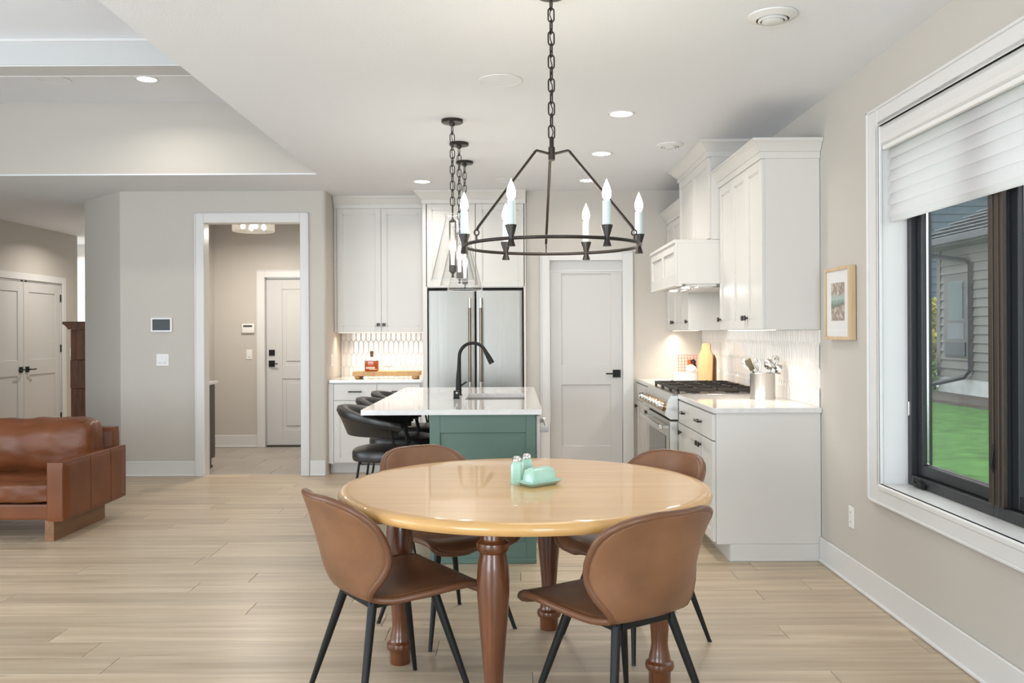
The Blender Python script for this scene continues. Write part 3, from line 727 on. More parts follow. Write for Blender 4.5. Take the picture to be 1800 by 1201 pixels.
# ---- range
RX, RY0, RY1 = 1.10, Y2+0.004, Y3-0.004
RM = (RY0+RY1)/2
t = thing('range', (1.45, RM, 0), 'stainless steel gas range with black grates and a row of knobs', 'range')
B(1.17, GX-0.01, RY0, RY1, 0.10, 0.905).build('body', 'steel_range', t)
B(1.20, GX-0.02, RY0+0.01, RY1-0.01, 0.0, 0.10).build('toe_panel', 'gap', t)
mb = MB(); mb.prism([(1.18, 0.735), (1.115, 0.735), (1.075, 0.765), (1.098, 0.875), (1.125, 0.912), (1.18, 0.912)], 'Y', RY0, RY1)
cp = mb.build('control_panel', 'steel_range', t)
nx, nz = -0.979, 0.204
for k in range(7):
    yy = RY0+0.10+k*(RY1-RY0-0.2)/6; c = Vector((1.087, yy, 0.82))
    rot = Matrix.Translation(c) @ Matrix.Rotation(math.atan2(nx, nz), 4, 'Y')
    bz = MB().lathe([(0.036, -0.002), (0.036, 0.008), (0.030, 0.011), (0.029, 0.0)], 20).xf(rot).build('knob_bezel', 'brass', cp, 40)
    MB().lathe([(0.024, 0.008), (0.027, 0.012), (0.024, 0.048), (0.021, 0.052)], 16).box(-0.006, 0.006, -0.026, 0.026, 0.04, 0.062, 0.002).xf(rot).build('knob', 'steel_plain', bz, 40)
od = B(RX+0.008, 1.17, RY0+0.012, RY1-0.012, 0.16, 0.722, 0.004).build('oven_door', 'steel_range', t)
B(RX+0.004, RX+0.012, RY0+0.16, RY1-0.16, 0.27, 0.60, 0.002).build('oven_window', 'oven_glass', od)
mb = MB(); mb.box(RX-0.062, RX-0.030, RY0+0.06, RY1-0.06, 0.655, 0.687, 0.006, 2)
for yy in (RY0+0.10, RY1-0.10): mb.box(RX-0.05, RX+0.012, yy-0.014, yy+0.014, 0.658, 0.684, 0.003)
mb.build('oven_handle', 'steel_plain', od)
B(1.13, 1.172, RY0+0.008, RY1-0.008, 0.722, 0.736).build('vent_gap', 'gap', t)
B(1.125, GX-0.02, RY0, RY1, 0.903, 0.917, 0.004).build('cooktop', 'steel_range', t)
B(GX-0.05, GX-0.012, RY0, RY1, 0.915, 0.955, 0.003).build('rear_trim', 'steel_range', t)
ng = 3
for g in range(ng):
    a = RY0+0.03+g*(RY1-RY0-0.06)/ng; b = a+(RY1-RY0-0.06)/ng-0.006; x0, x1 = 1.17, GX-0.06
    mb = MB(); bw = 0.011
    for (xa, xb, ya, yb) in ((x0, x1, a, a+bw), (x0, x1, b-bw, b), (x0, x0+bw, a, b), (x1-bw, x1, a, b), ((x0+x1)/2-bw/2, (x0+x1)/2+bw/2, a, b)): mb.box(xa, xb, ya, yb, 0.936, 0.956, 0.002)
    for cx_ in (x0+(x1-x0)*0.25, x0+(x1-x0)*0.75):
        cy_ = (a+b)/2
        mb.box(cx_-bw/2, cx_+bw/2, a, cy_-0.035, 0.938, 0.960, 0.002); mb.box(cx_-bw/2, cx_+bw/2, cy_+0.035, b, 0.938, 0.960, 0.002)
        mb.box(x0 if cx_ < (x0+x1)/2 else (x0+x1)/2, cx_-0.035, cy_-bw/2, cy_+bw/2, 0.938, 0.960, 0.002); mb.box(cx_+0.035, (x0+x1)/2 if cx_ < (x0+x1)/2 else x1, cy_-bw/2, cy_+bw/2, 0.938, 0.960, 0.002)
    for xx in (x0+0.01, x1-0.01):
        for yy in (a+0.01, b-0.01): mb.box(xx-0.009, xx+0.009, yy-0.009, yy+0.009, 0.916, 0.938)
    gr = mb.build('grate', 'iron', t)
    for cx_ in (x0+(x1-x0)*0.25, x0+(x1-x0)*0.75): MB().lathe([(0.055, 0.916), (0.055, 0.924), (0.038, 0.926), (0.038, 0.936), (0.030, 0.940)], 20, (cx_, (a+b)/2, 0)).build('burner', 'iron', gr, 40)

# ---- bar nook on the back wall (fronts face -Y)
FY = 8.45; mpF = mapper('-Y', FY)
t = thing('bar_cabinet', (-1.36, 8.75, 0), 'white base cabinet under the whiskey tray, behind the bar stools', 'cabinet')
B(-1.818, -0.895, FY, 9.065, 0.102, 0.882).build('carcass', 'cab', t); B(-1.815, -0.9, FY+0.075, 9.06, 0, 0.104).build('toe_kick', 'cab', t)
for (a, b, kx) in ((-1.765, -1.345, -1.38), (-1.345, -0.925, -1.31)):
    dr = shaker(t, mpF, a, b, 0.716, 0.872, 'drawer', flat=True); pull(dr, mpF, (a+b)/2, 0.80)
    d = shaker(t, mpF, a, b, 0.112, 0.712); knob(d, mpF, kx, 0.655)
B(-1.818, -1.768, FY-0.014, FY, 0.102, 0.88, 0.001).build('filler', 'cab', t)
counter('countertop', 'white quartz worktop under the wooden tray with the whiskey bottle', -1.805, -0.895, 8.42, 9.062)
VY = 8.745; mpV = mapper('-Y', VY)
t = thing('bar_upper_cabinet', (-1.36, 8.9, 1.372), 'tall white double-door wall cabinet left of the refrigerator', 'cabinet')
B(-1.817, -0.895, VY, 9.065, 1.372, 2.62).build('carcass', 'cab', t); B(-1.817, -1.79, VY-0.014, VY, 1.372, 2.62, 0.001).build('filler', 'cab', t)
for (a, b, kx) in ((-1.788, -1.344, -1.372), (-1.344, -0.91, -1.316)):
    d = shaker(t, mpV, a, b, 1.374, 2.616); knob(d, mpV, kx, 1.45)
B(-1.78, -0.93, VY+0.03, VY+0.07, 1.3685, 1.3715).build('light_strip', 'strip', t)
crown([(-0.895, VY-0.02), (-1.815, VY-0.02)], crown_prof(2.615, CEIL-0.001, 0.07), 'trim_crown_bar', 'white crown molding above the bar wall cabinet')
# ---- refrigerator and its surround
RFY = 8.40
t = thing('refrigerator_surround', (-0.39, 8.7, 0), 'white panels and over-fridge cabinet framing the refrigerator', 'cabinet')
B(-0.893, -0.850, RFY, 9.065, 0, 2.62, 0.001).build('side_panel', 'cab', t); B(0.082, 0.103, RFY, 9.065, 0, 2.62, 0.001).build('side_panel', 'cab', t)
B(-0.849, 0.081, RFY+0.02, 9.065, 1.80, 2.62).build('carcass', 'cab', t)
mpR = mapper('-Y', RFY+0.02)
for (a, b) in ((-0.862, -0.384), (-0.378, 0.094)):
    shaker(t, mpR, a, b, 1.806, 2.612)
crown([(0.103, RFY), (-0.893, RFY), (-0.893, VY-0.03)], crown_prof(2.612, CEIL-0.001, 0.078), 'trim_crown_fridge', 'white crown molding above the refrigerator cabinet')
t = thing('refrigerator', (-0.385, 8.7, 0), 'stainless steel french-door refrigerator with long bar handles', 'refrigerator')
B(-0.842, 0.075, RFY+0.06, 9.05, 0.02, 1.775).build('cabinet_body', 'gap', t)
B(-0.842, 0.075, RFY+0.02, RFY+0.06, 1.772, 1.785).build('hinge_cover', 'gap', t)
for (a, b, hx) in ((-0.838, -0.389, -0.437), (-0.379, 0.068, -0.331)):
    bow = [(a, RFY+0.058), (a, RFY-0.004), (a+0.005, RFY-0.010)]+[(a+0.008+(b-a-0.016)*q/16, RFY-0.011-0.007*math.sin(PI*q/16)) for q in range(17)]+[(b-0.005, RFY-0.010), (b, RFY-0.004), (b, RFY+0.058)]
    d = MB().prism(bow, 'Z', 0.72, 1.770).build('door', 'steel', t, 25)
    hb = MB().tube([(hx, RFY-0.062, 0.80), (hx, RFY-0.062, 1.70)], 0.0125, 12).build('handle', 'steel_plain', d, 40)
    MB().tube([(hx, RFY-0.062, 0.895), (hx, RFY-0.062, 1.605)], 0.0140, 12).build('grip', 'brownsteel', hb, 40)
    for z in (0.83, 1.67): MB().tube([(hx, RFY-0.062, z), (hx, RFY-0.01, z)], 0.009, 8).build('standoff', 'steel_plain', hb, 40)
fd = B(-0.838, 0.068, RFY-0.012, RFY+0.058, 0.06, 0.71, 0.005).build('freezer_drawer', 'steel', t)
MB().tube([(-0.75, RFY-0.062, 0.63), (-0.02, RFY-0.062, 0.63)], 0.0125, 12).build('handle', 'steel_plain', fd, 40)

# ---- island
IX0, IX1, IY0, IY1 = -0.511, 0.118, 5.154, 7.18
t = thing('kitchen_island', (-0.2, 6.17, 0), 'sage green kitchen island cabinet behind the dining table', 'island')
island = t
MB().box(IX0+0.005, IX0+0.03, IY0+0.02, IY1, 0.0, 0.882).box(IX1-0.05, IX1-0.022, IY0+0.02, IY1, 0.0, 0.882).box(IX0+0.03, IX1-0.05, IY0+0.02, IY0+0.05, 0.0, 0.882).box(IX0+0.03, IX1-0.05, IY1-0.03, IY1, 0.0, 0.882).box(IX0+0.03, IX1-0.05, IY0+0.05, IY1-0.03, 0.0, 0.12).build('carcass', 'green', t)
mpI = mapper('-Y', IY0+0.02)
mb = MB()
fbox(mb, mpI, IX0+0.006, IX1-0.006, 0, 0.006, 0.03, 0.884)
fbox(mb, mpI, IX0, IX0+0.062, 0, 0.02, 0, 0.884, 0.0015); fbox(mb, mpI, IX1-0.057, IX1, 0, 0.02, 0, 0.884, 0.0015)
fbox(mb, mpI, IX0+0.062, IX1-0.057, 0, 0.02, 0.775, 0.884, 0.0015); fbox(mb, mpI, IX0+0.062, IX1-0.057, 0, 0.02, 0, 0.125, 0.0015)
mb.build('end_panel', 'green', t)
fbox(MB(), mpI, IX0-0.001, IX1+0.001, 0.019, 0.030, 0, 0.03, 0.004).build('shoe_molding', 'green', t)
B(IX0-0.002, IX0+0.006, IY0+0.02, IY1, 0.0, 0.882).build('knee_panel', 'green', t)
mpD = mapper('+X', IX1-0.02)
for (a, b) in ((5.19, 5.81), (6.56, 7.16)):
    shaker(t, mpD, a, b, 0.112, 0.876, 'door', 'green')
shaker(t, mpD, 5.81, 6.56, 0.112, 0.876, 'door', 'green')
dw = thing('dishwasher', (IX1, 5.50, 0), 'pale panel-front dishwasher with bar handle on the far side of the island', 'dishwasher')
B(IX1+0.003, IX1+0.024, 5.185, 5.80, 0.11, 0.87, 0.003).build('door_panel', 'cab', dw)
hb = B(IX1+0.062, IX1+0.080, 5.20, 5.78, 0.775, 0.800, 0.003).build('handle', 'steel_plain', dw)
for yy in (5.215, 5.765): B(IX1+0.024, IX1+0.078, yy-0.014, yy+0.014, 0.770, 0.805, 0.003).build('bracket', 'steel_plain', hb)
# island worktop with the sink cut-out
SX0, SX1, SY0, SY1 = -0.345, 0.06, 5.87, 6.47
ct_ = thing('island_countertop', (-0.38, 6.165, 0.884), 'white quartz island worktop with a sink cut-out beside the faucet', 'countertop', 'white quartz worktops')
mb = MB(); X0, X1, A0, A1 = -0.912, 0.152, 5.119, 7.21
def slab_hole(mb, X0, X1, A0, A1, z0, z1):
    xs = [X0, SX0, SX1, X1]; ys = [A0, SY0, SY1, A1]
    top = [[mb.bm.verts.new((x, y, z1)) for x in xs] for y in ys]; bot = [[mb.bm.verts.new((x, y, z0)) for x in xs] for y in ys]
    for i in range(3):
        for j in range(3):
            if i == 1 and j == 1: continue
            mb.bm.faces.new((top[i][j], top[i][j+1], top[i+1][j+1], top[i+1][j])); mb.bm.faces.new((bot[i][j], bot[i+1][j], bot[i+1][j+1], bot[i][j+1]))
    for k in range(3):
        mb.bm.faces.new((top[0][k], bot[0][k], bot[0][k+1], top[0][k+1])); mb.bm.faces.new((top[3][k], top[3][k+1], bot[3][k+1], bot[3][k]))
        mb.bm.faces.new((top[k][0], top[k+1][0], bot[k+1][0], bot[k][0])); mb.bm.faces.new((top[k][3], bot[k][3], bot[k+1][3], top[k+1][3]))
    for (p, q) in (((1, 1), (1, 2)), ((1, 2), (2, 2)), ((2, 2), (2, 1)), ((2, 1), (1, 1))):
        mb.bm.faces.new((top[p[0]][p[1]], top[q[0]][q[1]], bot[q[0]][q[1]], bot[p[0]][p[1]]))
slab_hole(mb, X0, X1, A0, A1, 0.884, 0.915)
mb.build('slab', 'quartz', ct_)
sk = MB()
sk.box(SX0-0.012, SX0-0.004, SY0-0.01, SY1+0.01, 0.68, 0.884); sk.box(SX1+0.004, SX1+0.012, SY0-0.01, SY1+0.01, 0.68, 0.884)
sk.box(SX0-0.01, SX1+0.01, SY0-0.012, SY0-0.004, 0.68, 0.884); sk.box(SX0-0.01, SX1+0.01, SY1+0.004, SY1+0.012, 0.68, 0.884); sk.box(SX0-0.012, SX1+0.012, SY0-0.012, SY1+0.012, 0.67, 0.682)
sk.build('sink_basin', 'sink', island)
# ---- faucet and dispenser
FXc, FYc = -0.412, 6.29
t = thing('faucet', (FXc, FYc, 0.915), 'matte black gooseneck pull-down faucet on the island', 'faucet')
pts = [(FXc, FYc, 0.915), (FXc, FYc, 0.95), (FXc, FYc, 1.03), (FXc+0.004, FYc, 1.12), (FXc+0.006, FYc, 1.195)]
rad = [0.0215, 0.0215, 0.0195, 0.0145, 0.0125]
for k in range(1, 13):
    a = PI-k*(math.radians(158))/12; pts.append((FXc+0.006+0.098+0.098*math.cos(a), FYc, 1.195+0.098*math.sin(a))); rad.append(0.0125)
MB().tube(pts, rad, 14).build('spout', 'black', t, 50)
e = Vector(pts[-1]); dr = (Vector(pts[-1])-Vector(pts[-2])).normalized()
MB().tube([e-dr*0.01, e+dr*0.02, e+dr*0.04, e+dr*0.098], [0.0135, 0.016, 0.0185, 0.021], 14).build('spray_head', 'black', t, 50)
MB().lathe([(0.027, 0.915), (0.027, 0.921), (0.022, 0.924)], 20, (FXc, FYc, 0)).build('base_ring', 'black', t, 40)
MB().tube([(FXc+0.012, FYc, 0.982), (FXc+0.058, FYc-0.005, 1.012)], 0.0055, 8).build('lever', 'black', t)
t = thing('soap_dispenser', (-0.405, 5.96, 0.915), 'small square black air switch in front of the faucet', 'dispenser')
B(-0.428, -0.382, 5.94, 5.985, 0.9155, 0.922, 0.002).build('foot', 'black', t); B(-0.425, -0.387, 5.944, 5.98, 0.921, 0.972, 0.003).build('body', 'black', t)
MB().lathe([(0.0075, 0), (0.0075, 0.004)], 14, axis='Y').xf(Matrix.Translation((-0.402, 5.941, 0.957))).build('button', 'chrome', t)

# ---- bar stools (local +Y is the facing direction)
def make_stool():
    t = thing('bar_stool', (0, 0, 0), 'black leather bar stool', 'stool', 'bar stools at the island')
    mb = MB(); n = 32
    def sup(a, rx, ry, p=2.7):
        c, s = math.cos(a), math.sin(a); return (rx*math.copysign(abs(c)**(2/p), c), ry*math.copysign(abs(s)**(2/p), s))
    prof = [(0.90, 0.578), (0.98, 0.585), (1.0, 0.600), (1.0, 0.632), (0.97, 0.646), (0.85, 0.652), (0.5, 0.655)]
    rings = [[mb.bm.verts.new((*sup(2*PI*k/n, 0.225*s, 0.22*s), z)) for k in range(n)] for s, z in prof]
    for a, b in zip(rings, rings[1:]):
        for k in range(n): mb.bm.faces.new((a[k], a[(k+1) % n], b[(k+1) % n], b[k]))
    mb.bm.faces.new(rings[0]); mb.bm.faces.new(rings[-1])
    mb.build('seat', 'blackleather', t, 50)
    # wrap-around back
    mb = MB(); na = 33; A = math.radians(112); rings = []
    for i in range(na):
        a = -A+2*A*i/(na-1); f = abs(a)/A
        zt = 0.922-0.100*f**1.6; zb = 0.742-0.004*f; ro = 0.262
        ex = (0.25 + 0.03)  # top leans out
        def P(r, z): return (r*math.sin(a)*0.98, -r*math.cos(a)*1.0-0.0, z)
        end = 1.0 if f < 0.97 else 0.55
        th = 0.030*end
        rb, rt = 0.236, 0.285
        sec = [(rb-th*0.6, zb+0.01), (rb+th*0.6, zb), (rb+th, zb+0.03), ((rb+rt)/2+th, (zb+zt)/2), (rt+th*0.8, zt-0.05), (rt+th*1.2, zt-0.028), (rt+th, zt-0.006), (rt, zt), (rt-th, zt-0.008), (rt-th*1.3, zt-0.035), ((rb+rt)/2-th, (zb+zt)/2), (rb-th, zb+0.04)]
        rings.append([mb.bm.verts.new(P(r, z)) for r, z in sec])
    for a, b in zip(rings, rings[1:]):
        for k in range(12): mb.bm.faces.new((a[k], a[(k+1) % 12], b[(k+1) % 12], b[k]))
    mb.bm.faces.new(rings[0]); mb.bm.faces.new(rings[-1])
    mb.build('backrest', 'blackleather', t, 60)
    # rod frame hugging the outside of the back, down to the front feet
    pts = []
    for i in range(25):
        a = math.radians(-98)+math.radians(196)*i/24; f = abs(a)/math.radians(98)
        r = 0.305; pts.append((r*math.sin(a), -r*math.cos(a), 0.875-0.065*f**1.6))
    s0, s1 = pts[0], pts[-1]
    L = [(-0.245, 0.20, 0.0), (-0.255, 0.13, 0.40), (-0.268, 0.09, 0.62), (-0.290, 0.055, 0.78)]
    full = L + pts + [(-x, y, z) for x, y, z in L[::-1]]
    MB().tube(full, 0.0075, 8).build('rod_frame', 'black', t, 60)
    for s in (-1, 1):
        MB().tube([(s*0.235, -0.235, 0.0), (s*0.19, -0.15, 0.585)], 0.0075, 8).build('leg', 'black', t)
    for z, pr in ((0.22, None), (0.574, None)):
        q = [(-0.246, 0.165, z), (0.246, 0.165, z), (0.218, -0.20, z), (-0.218, -0.20, z)] if z < 0.4 else [(-0.255, 0.10, z), (0.255, 0.10, z), (0.19, -0.15, z), (-0.19, -0.15, z)]
        MB().tube(q, 0.006, 8, closed=True).build('foot_ring' if z < 0.4 else 'seat_support', 'black', t)
    return t
st0 = make_stool()
labs = ['black leather bar stool nearest the camera, low curved back', 'black leather bar stool in the middle of the three at the island', 'black leather bar stool farthest from the camera at the island']
for i, yy in enumerate((5.47, 6.11, 6.75)):
    o = st0 if i == 0 else copy_tree(st0)
    o.location = (-0.80, yy, 0); o.rotation_euler = (0, 0, -PI/2); o['label'] = labs[i]

# ---- dining chairs (local +Y faces the table)
def make_chair():
    t = thing('dining_chair', (0, 0, 0), 'tan leather dining chair', 'chair', 'tan leather chairs around the round table')
    V = [0, .08, .25, .42, .55, .63, .70, .80, .90, 1.0]
    YC = [.285, .258, .15, .01, -.11, -.178, -.215, -.245, -.272, -.298]
    ZC = [.424, .446, .452, .446, .440, .458, .512, .606, .705, .800]
    WV = [0, .12, .18, .28, .42, .52, .58, .62, .66, .71, .77, .84, 1.0]
    WW = [.232, .232, .237, .238, .214, .178, .158, .155, .172, .206, .230, .238, .238]
    KV = [0, .42, .55, .62, .70, .78, .88, 1.0]; KW = [0, 0, .012, .05, .10, .125, .115, .075]
    nu = 15; mb = MB(); G = []
    vs = [0.12*(1-math.sin(PI/2*k/7)) for k in range(7, 0, -1)]+[0.12+0.68*k/24 for k in range(24)]+[0.8+0.2*math.sin(PI/2*k/9) for k in range(10)]
    for v in vs:
        yc, zc, wv, kv = catmull(V, YC, v), catmull(V, ZC, v), catmull(WV, WW, v), max(0, catmull(KV, KW, v))
        if v > 0.8: wv = 0.238*(1-((v-0.8)/0.2*0.988)**4.6)**(1/2.9)
        if v < 0.12: wv = 0.232*(1-((0.12-v)/0.12*0.985)**3.6)**(1/2.6)
        row = []
        for i in range(nu):
            u = -1+2*i/(nu-1); au = abs(u)
            lift = 0.012*(au*wv/0.236)**3*math.sin(PI*min(1, v/0.5)) if v < 0.5 else 0
            dip = -0.012*au**2*max(0, 1-v/0.15)
            # seat dish and rounded front / top corners
            zz = zc+lift+dip
            row.append(mb.bm.verts.new((u*wv, yc+kv*(au*wv/0.236)**2.0, zz)))
        G.append(row)
    for a, b in zip(G, G[1:]):
        for i in range(nu-1): mb.bm.faces.new((a[i], a[i+1], b[i+1], b[i]))
    edge = [tuple(r[0].co) for r in G]+[tuple(v.co) for v in G[-1][1:]]+[tuple(r[-1].co) for r in G[::-1][1:]]+[tuple(v.co) for v in G[0][::-1][1:-1]]
    o = mb.build('seat_shell', 'leather', t, 80)
    md = o.modifiers.new('thickness', 'SOLIDIFY'); md.thickness = 0.026; md.offset = 0.0; md.use_even_offset = True
    sb = o.modifiers.new('smooth', 'SUBSURF'); sb.levels = 1; sb.render_levels = 1
    # rolled leather edge with piping
    MB().tube(edge, 0.0132, 8, closed=True).build('rolled_edge', 'leather_edge', t, 80)
    mb = MB()
    z = 0.418
    for (a, b) in (((-.115, -.125), (.115, -.125)), ((-.115, .125), (.115, .125)), ((-.115, -.125), (-.115, .125)), ((.115, -.125), (.115, .125))):
        mb.box(min(a[0], b[0])-.014, max(a[0], b[0])+.014, min(a[1], b[1])-.012, max(a[1], b[1])+.012, z-0.012, z+0.014, 0.002)
    mb.build('under_frame', 'black', t)
    for sx in (-1, 1):
        for sy in (-1, 1):
            p0 = Vector((sx*.115, sy*.122, 0.428)); p1 = Vector((sx*.23, sy*.23, 0.0))
            mb = MB().tube([p0, p0.lerp(p1, .5), p1], [0.0165, 0.0135, 0.0085], 12)
            lg = mb.build('leg', 'black', t, 50)
            MB().lathe([(0.0092, 0.0), (0.0092, 0.006)], 10, tuple(p1)).build('foot_cap', 'gap', lg)
    return t
ch0 = make_chair()
for i, (x, y_, ang, lab) in enumerate((
        (-0.470, 3.215, 35.0, 'tan leather dining chair at front left, its back toward the camera'),
        (0.350, 2.971, 123.5, 'tan leather dining chair at front right, its back toward the camera'),
        (-0.330, 4.060, 307.5, 'tan leather dining chair behind the table, beside the green island'),
        (0.530, 3.890, 216.0, 'tan leather dining chair behind the table, beside the right-hand cabinets'))):
    o = ch0 if i == 0 else copy_tree(ch0)
    o.location = (x, y_, 0); o.rotation_euler = (0, 0, math.radians(ang-90)); o['label'] = lab

# ---- dining table
TXc, TYc, TR = 0.035, 3.500, 0.738
t = thing('dining_table', (TXc, TYc, 0), 'round glossy maple table on four turned cherry legs', 'table')
MB().lathe([(TR-0.05, 0.714), (TR-0.012, 0.717), (TR-0.003, 0.726), (TR, 0.737), (TR-0.002, 0.746), (TR-0.009, 0.755), (TR-0.022, 0.7595), (TR-0.045, 0.760)], 120, (TXc, TYc, 0)).build('table_top', 'tabletop', t, 35)
apron = MB().lathe([(0.50, 0.690), (0.50, 0.716)], 60, (TXc, TYc, 0)).build('apron', 'cherry', t, 35)
lp = [(0.040, 0.0), (0.0425, 0.004), (0.043, 0.05), (0.045, 0.054), (0.054, 0.062), (0.0565, 0.074), (0.054, 0.086), (0.045, 0.092), (0.042, 0.098), (0.0405, 0.112), (0.036, 0.13), (0.0325, 0.155), (0.033, 0.18), (0.0365, 0.23), (0.043, 0.31), (0.050, 0.39), (0.0555, 0.47), (0.0565, 0.52), (0.053, 0.575), (0.047, 0.605), (0.0455, 0.617), (0.049, 0.620), (0.0555, 0.628), (0.0575, 0.640), (0.0555, 0.652), (0.047, 0.658), (0.043, 0.664), (0.043, 0.69), (0.045, 0.715)]
for (ox, oy) in ((0.115, 0.52), (-0.52, 0.115), (-0.115, -0.52), (0.52, -0.115)):
    o = MB().lathe(lp, 28).mesh('leg', smooth=40); q = bpy.data.objects.new('leg', o); o.materials.append(M['cherry']); C.objects.link(q); q.parent = t; q.location = (ox, oy, 0)
# ---- things on the table
def shaker_jar(x, y_, lab, s=1.0):
    t = thing('shaker', (x, y_, 0.76), lab, 'shaker', 'jadeite salt and pepper shakers')
    def octo(r, c): return [(r, c), (c, r), (-c, r), (-r, c), (-r, -c), (-c, -r), (c, -r), (r, -c)]
    mb = MB(); rings = []
    for r, c, z in ((0.0215, 0.0125, 0.0), (0.023, 0.014, 0.006), (0.0235, 0.014, 0.05), (0.0225, 0.0135, 0.078), (0.018, 0.011, 0.086), (0.0165, 0.009, 0.090)):
        rings.append([mb.bm.verts.new((x+a, y_+b, 0.7602+z)) for a, b in octo(r, c)])
    for a, b in zip(rings, rings[1:]):
        for k in range(8): mb.bm.faces.new((a[k], a[(k+1) % 8], b[(k+1) % 8], b[k]))
    mb.bm.faces.new(rings[0]); mb.bm.faces.new(rings[-1]); mb.build('jar', 'jade', t, 30)
    MB().lathe([(0.0175, 0.849), (0.018, 0.851), (0.018, 0.858), (0.0172, 0.859), (0.0172, 0.864), (0.013, 0.869), (0.004, 0.871)], 20, (x, y_, 0)).build('cap', 'chrome', t, 40)
shaker_jar(0.003, 3.505, 'pale green glass shaker nearer the camera, beside the butter dish')
shaker_jar(0.044, 3.580, 'pale green glass shaker half hidden behind the other shaker')
BXc, BYc = 0.093, 3.475
t = thing('butter_dish', (BXc, BYc, 0.76), 'pale green glass butter dish with ribbed lid on the table', 'butter dish')
rot = Matrix.Translation((BXc, BYc, 0.7602)) @ Matrix.Rotation(math.radians(38), 4, 'Z')
def rrect(hx, hy, r, z, n=5):
    out = []
    for cx_, cy_, a0 in ((hx-r, hy-r, 0), (-hx+r, hy-r, 90), (-hx+r, -hy+r, 180), (hx-r, -hy+r, 270)):
        for k in range(n): a = math.radians(a0+90*k/(n-1)); out.append((cx_+r*math.cos(a), cy_+r*math.sin(a), z))
    return out
def loft(secs):
    mb = MB(); R = [[mb.bm.verts.new(p) for p in s] for s in secs]; n = len(R[0])
    for a, b in zip(R, R[1:]):
        for k in range(n): mb.bm.faces.new((a[k], a[(k+1) % n], b[(k+1) % n], b[k]))
    mb.bm.faces.new(R[0]); mb.bm.faces.new(R[-1]); return mb
loft([rrect(0.064, 0.032, 0.012, 0), rrect(0.070, 0.037, 0.014, 0.004), rrect(0.086, 0.050, 0.016, 0.016), rrect(0.086, 0.050, 0.016, 0.019), rrect(0.080, 0.045, 0.014, 0.0175), rrect(0.067, 0.033, 0.012, 0.010)]).xf(rot).build('dish', 'jade', t, 40)
ld = loft([rrect(0.067, 0.033, 0.014, 0.010), rrect(0.066, 0.032, 0.014, 0.03), rrect(0.061, 0.028, 0.014, 0.060), rrect(0.057, 0.024, 0.013, 0.0645), rrect(0.05, 0.018, 0.01, 0.066)]).xf(rot).build('lid', 'jade', t, 40)
for k in range(9):
    u = -0.05+k*0.0125
    MB().tube([rot @ Vector((u, -0.0325, 0.018)), rot @ Vector((u*0.95, -0.0285, 0.058))], 0.0022, 6).build('rib', 'jade', ld, 50)
loft([rrect(0.050, 0.018, 0.01, 0.065), rrect(0.048, 0.016, 0.008, 0.070)]).xf(rot).build('raised_crest', 'jade', ld, 40)

# ---- things on the right worktops
cx_, cy_, r_ = 1.645, 5.80, 0.081
t = thing('utensil_crock', (cx_, cy_, 0.915), 'brushed steel utensil crock at the near end of the right worktop', 'crock')
MB().lathe([(r_*0.5, 0.9155), (r_, 0.9155), (r_, 0.925), (r_, 1.085), (r_+0.002, 1.090), (r_-0.002, 1.093), (r_-0.004, 1.085), (r_-0.004, 0.922), (r_*0.5, 0.921)], 40, (cx_, cy_, 0), cap=False).build('pot', 'steel_crock', t, 35)
MB().lathe([(r_+0.0008, 0.9155), (r_+0.0015, 0.918), (r_+0.0008, 0.921)], 40, (cx_, cy_, 0), cap=False).build('base_band', 'steel_plain', t, 35)
def utensil(name, lab, dx, dy, tx, ty, zt, head, mat):
    b0 = Vector((cx_+dx, cy_+dy, 0.935)); e = Vector((cx_+tx, cy_+ty, zt)); d = (e-b0).normalized()
    t = thing(name, tuple(b0), lab, 'utensil', 'cooking utensils in the steel crock')
    MB().tube([b0, e], 0.0045, 8).build('handle', mat, t, 50)
    q = d.to_track_quat('Z', 'Y').to_matrix().to_4x4()
    mb = MB()
    if head == 'spoon': mb.lathe([(0.004, -0.01), (0.016, 0.008), (0.024, 0.03), (0.023, 0.05), (0.012, 0.066), (0.002, 0.07)], 16).xf(Matrix.Diagonal((0.28, 1, 1, 1)))
    elif head == 'slotted':
        for k in range(4): mb.box(-0.003, 0.003, -0.027+k*0.0145, -0.019+k*0.0145, 0.008, 0.075, 0.001)
        mb.box(-0.003, 0.003, -0.028, 0.033, 0.0, 0.010, 0.001); mb.box(-0.003, 0.003, -0.028, 0.033, 0.073, 0.082, 0.001)
    elif head == 'spatula': mb.box(-0.004, 0.004, -0.02, 0.02, 0, 0.085, 0.0035, 2)
    elif head == 'ladle': mb.lathe([(0.004, -0.012), (0.03, -0.002), (0.036, 0.02), (0.034, 0.03), (0.030, 0.02), (0.02, 0.004)], 20, cap=False).xf(Matrix.Rotation(math.radians(70), 4, 'X'))
    elif head == 'whisk':
        for k in range(4):
            a = PI*k/4; mb.tube([(0.004*math.cos(a), 0.004*math.sin(a), 0), (0.022*math.cos(a), 0.022*math.sin(a), 0.05), (0.012*math.cos(a), 0.012*math.sin(a), 0.085), (-0.012*math.cos(a), -0.012*math.sin(a), 0.085), (-0.022*math.cos(a), -0.022*math.sin(a), 0.05), (-0.004*math.cos(a), -0.004*math.sin(a), 0)], 0.0015, 6)
    mb.xf(Matrix.Translation(e) @ q); mb.build('head', mat, t, 60)
utensil('serving_spoon', 'steel spoon leaning left out of the crock, low', 0.02, 0.0, -0.092, 0.0, 1.125, 'spoon', 'steel_plain')
utensil('spatula', 'dark olive spatula standing in the crock', 0.02, 0.03, -0.066, 0.0, 1.110, 'spatula', 'olive')
utensil('whisk', 'wire whisk in the middle of the steel crock', 0.0, 0.02, -0.02, 0.03, 1.10, 'whisk', 'steel_plain')
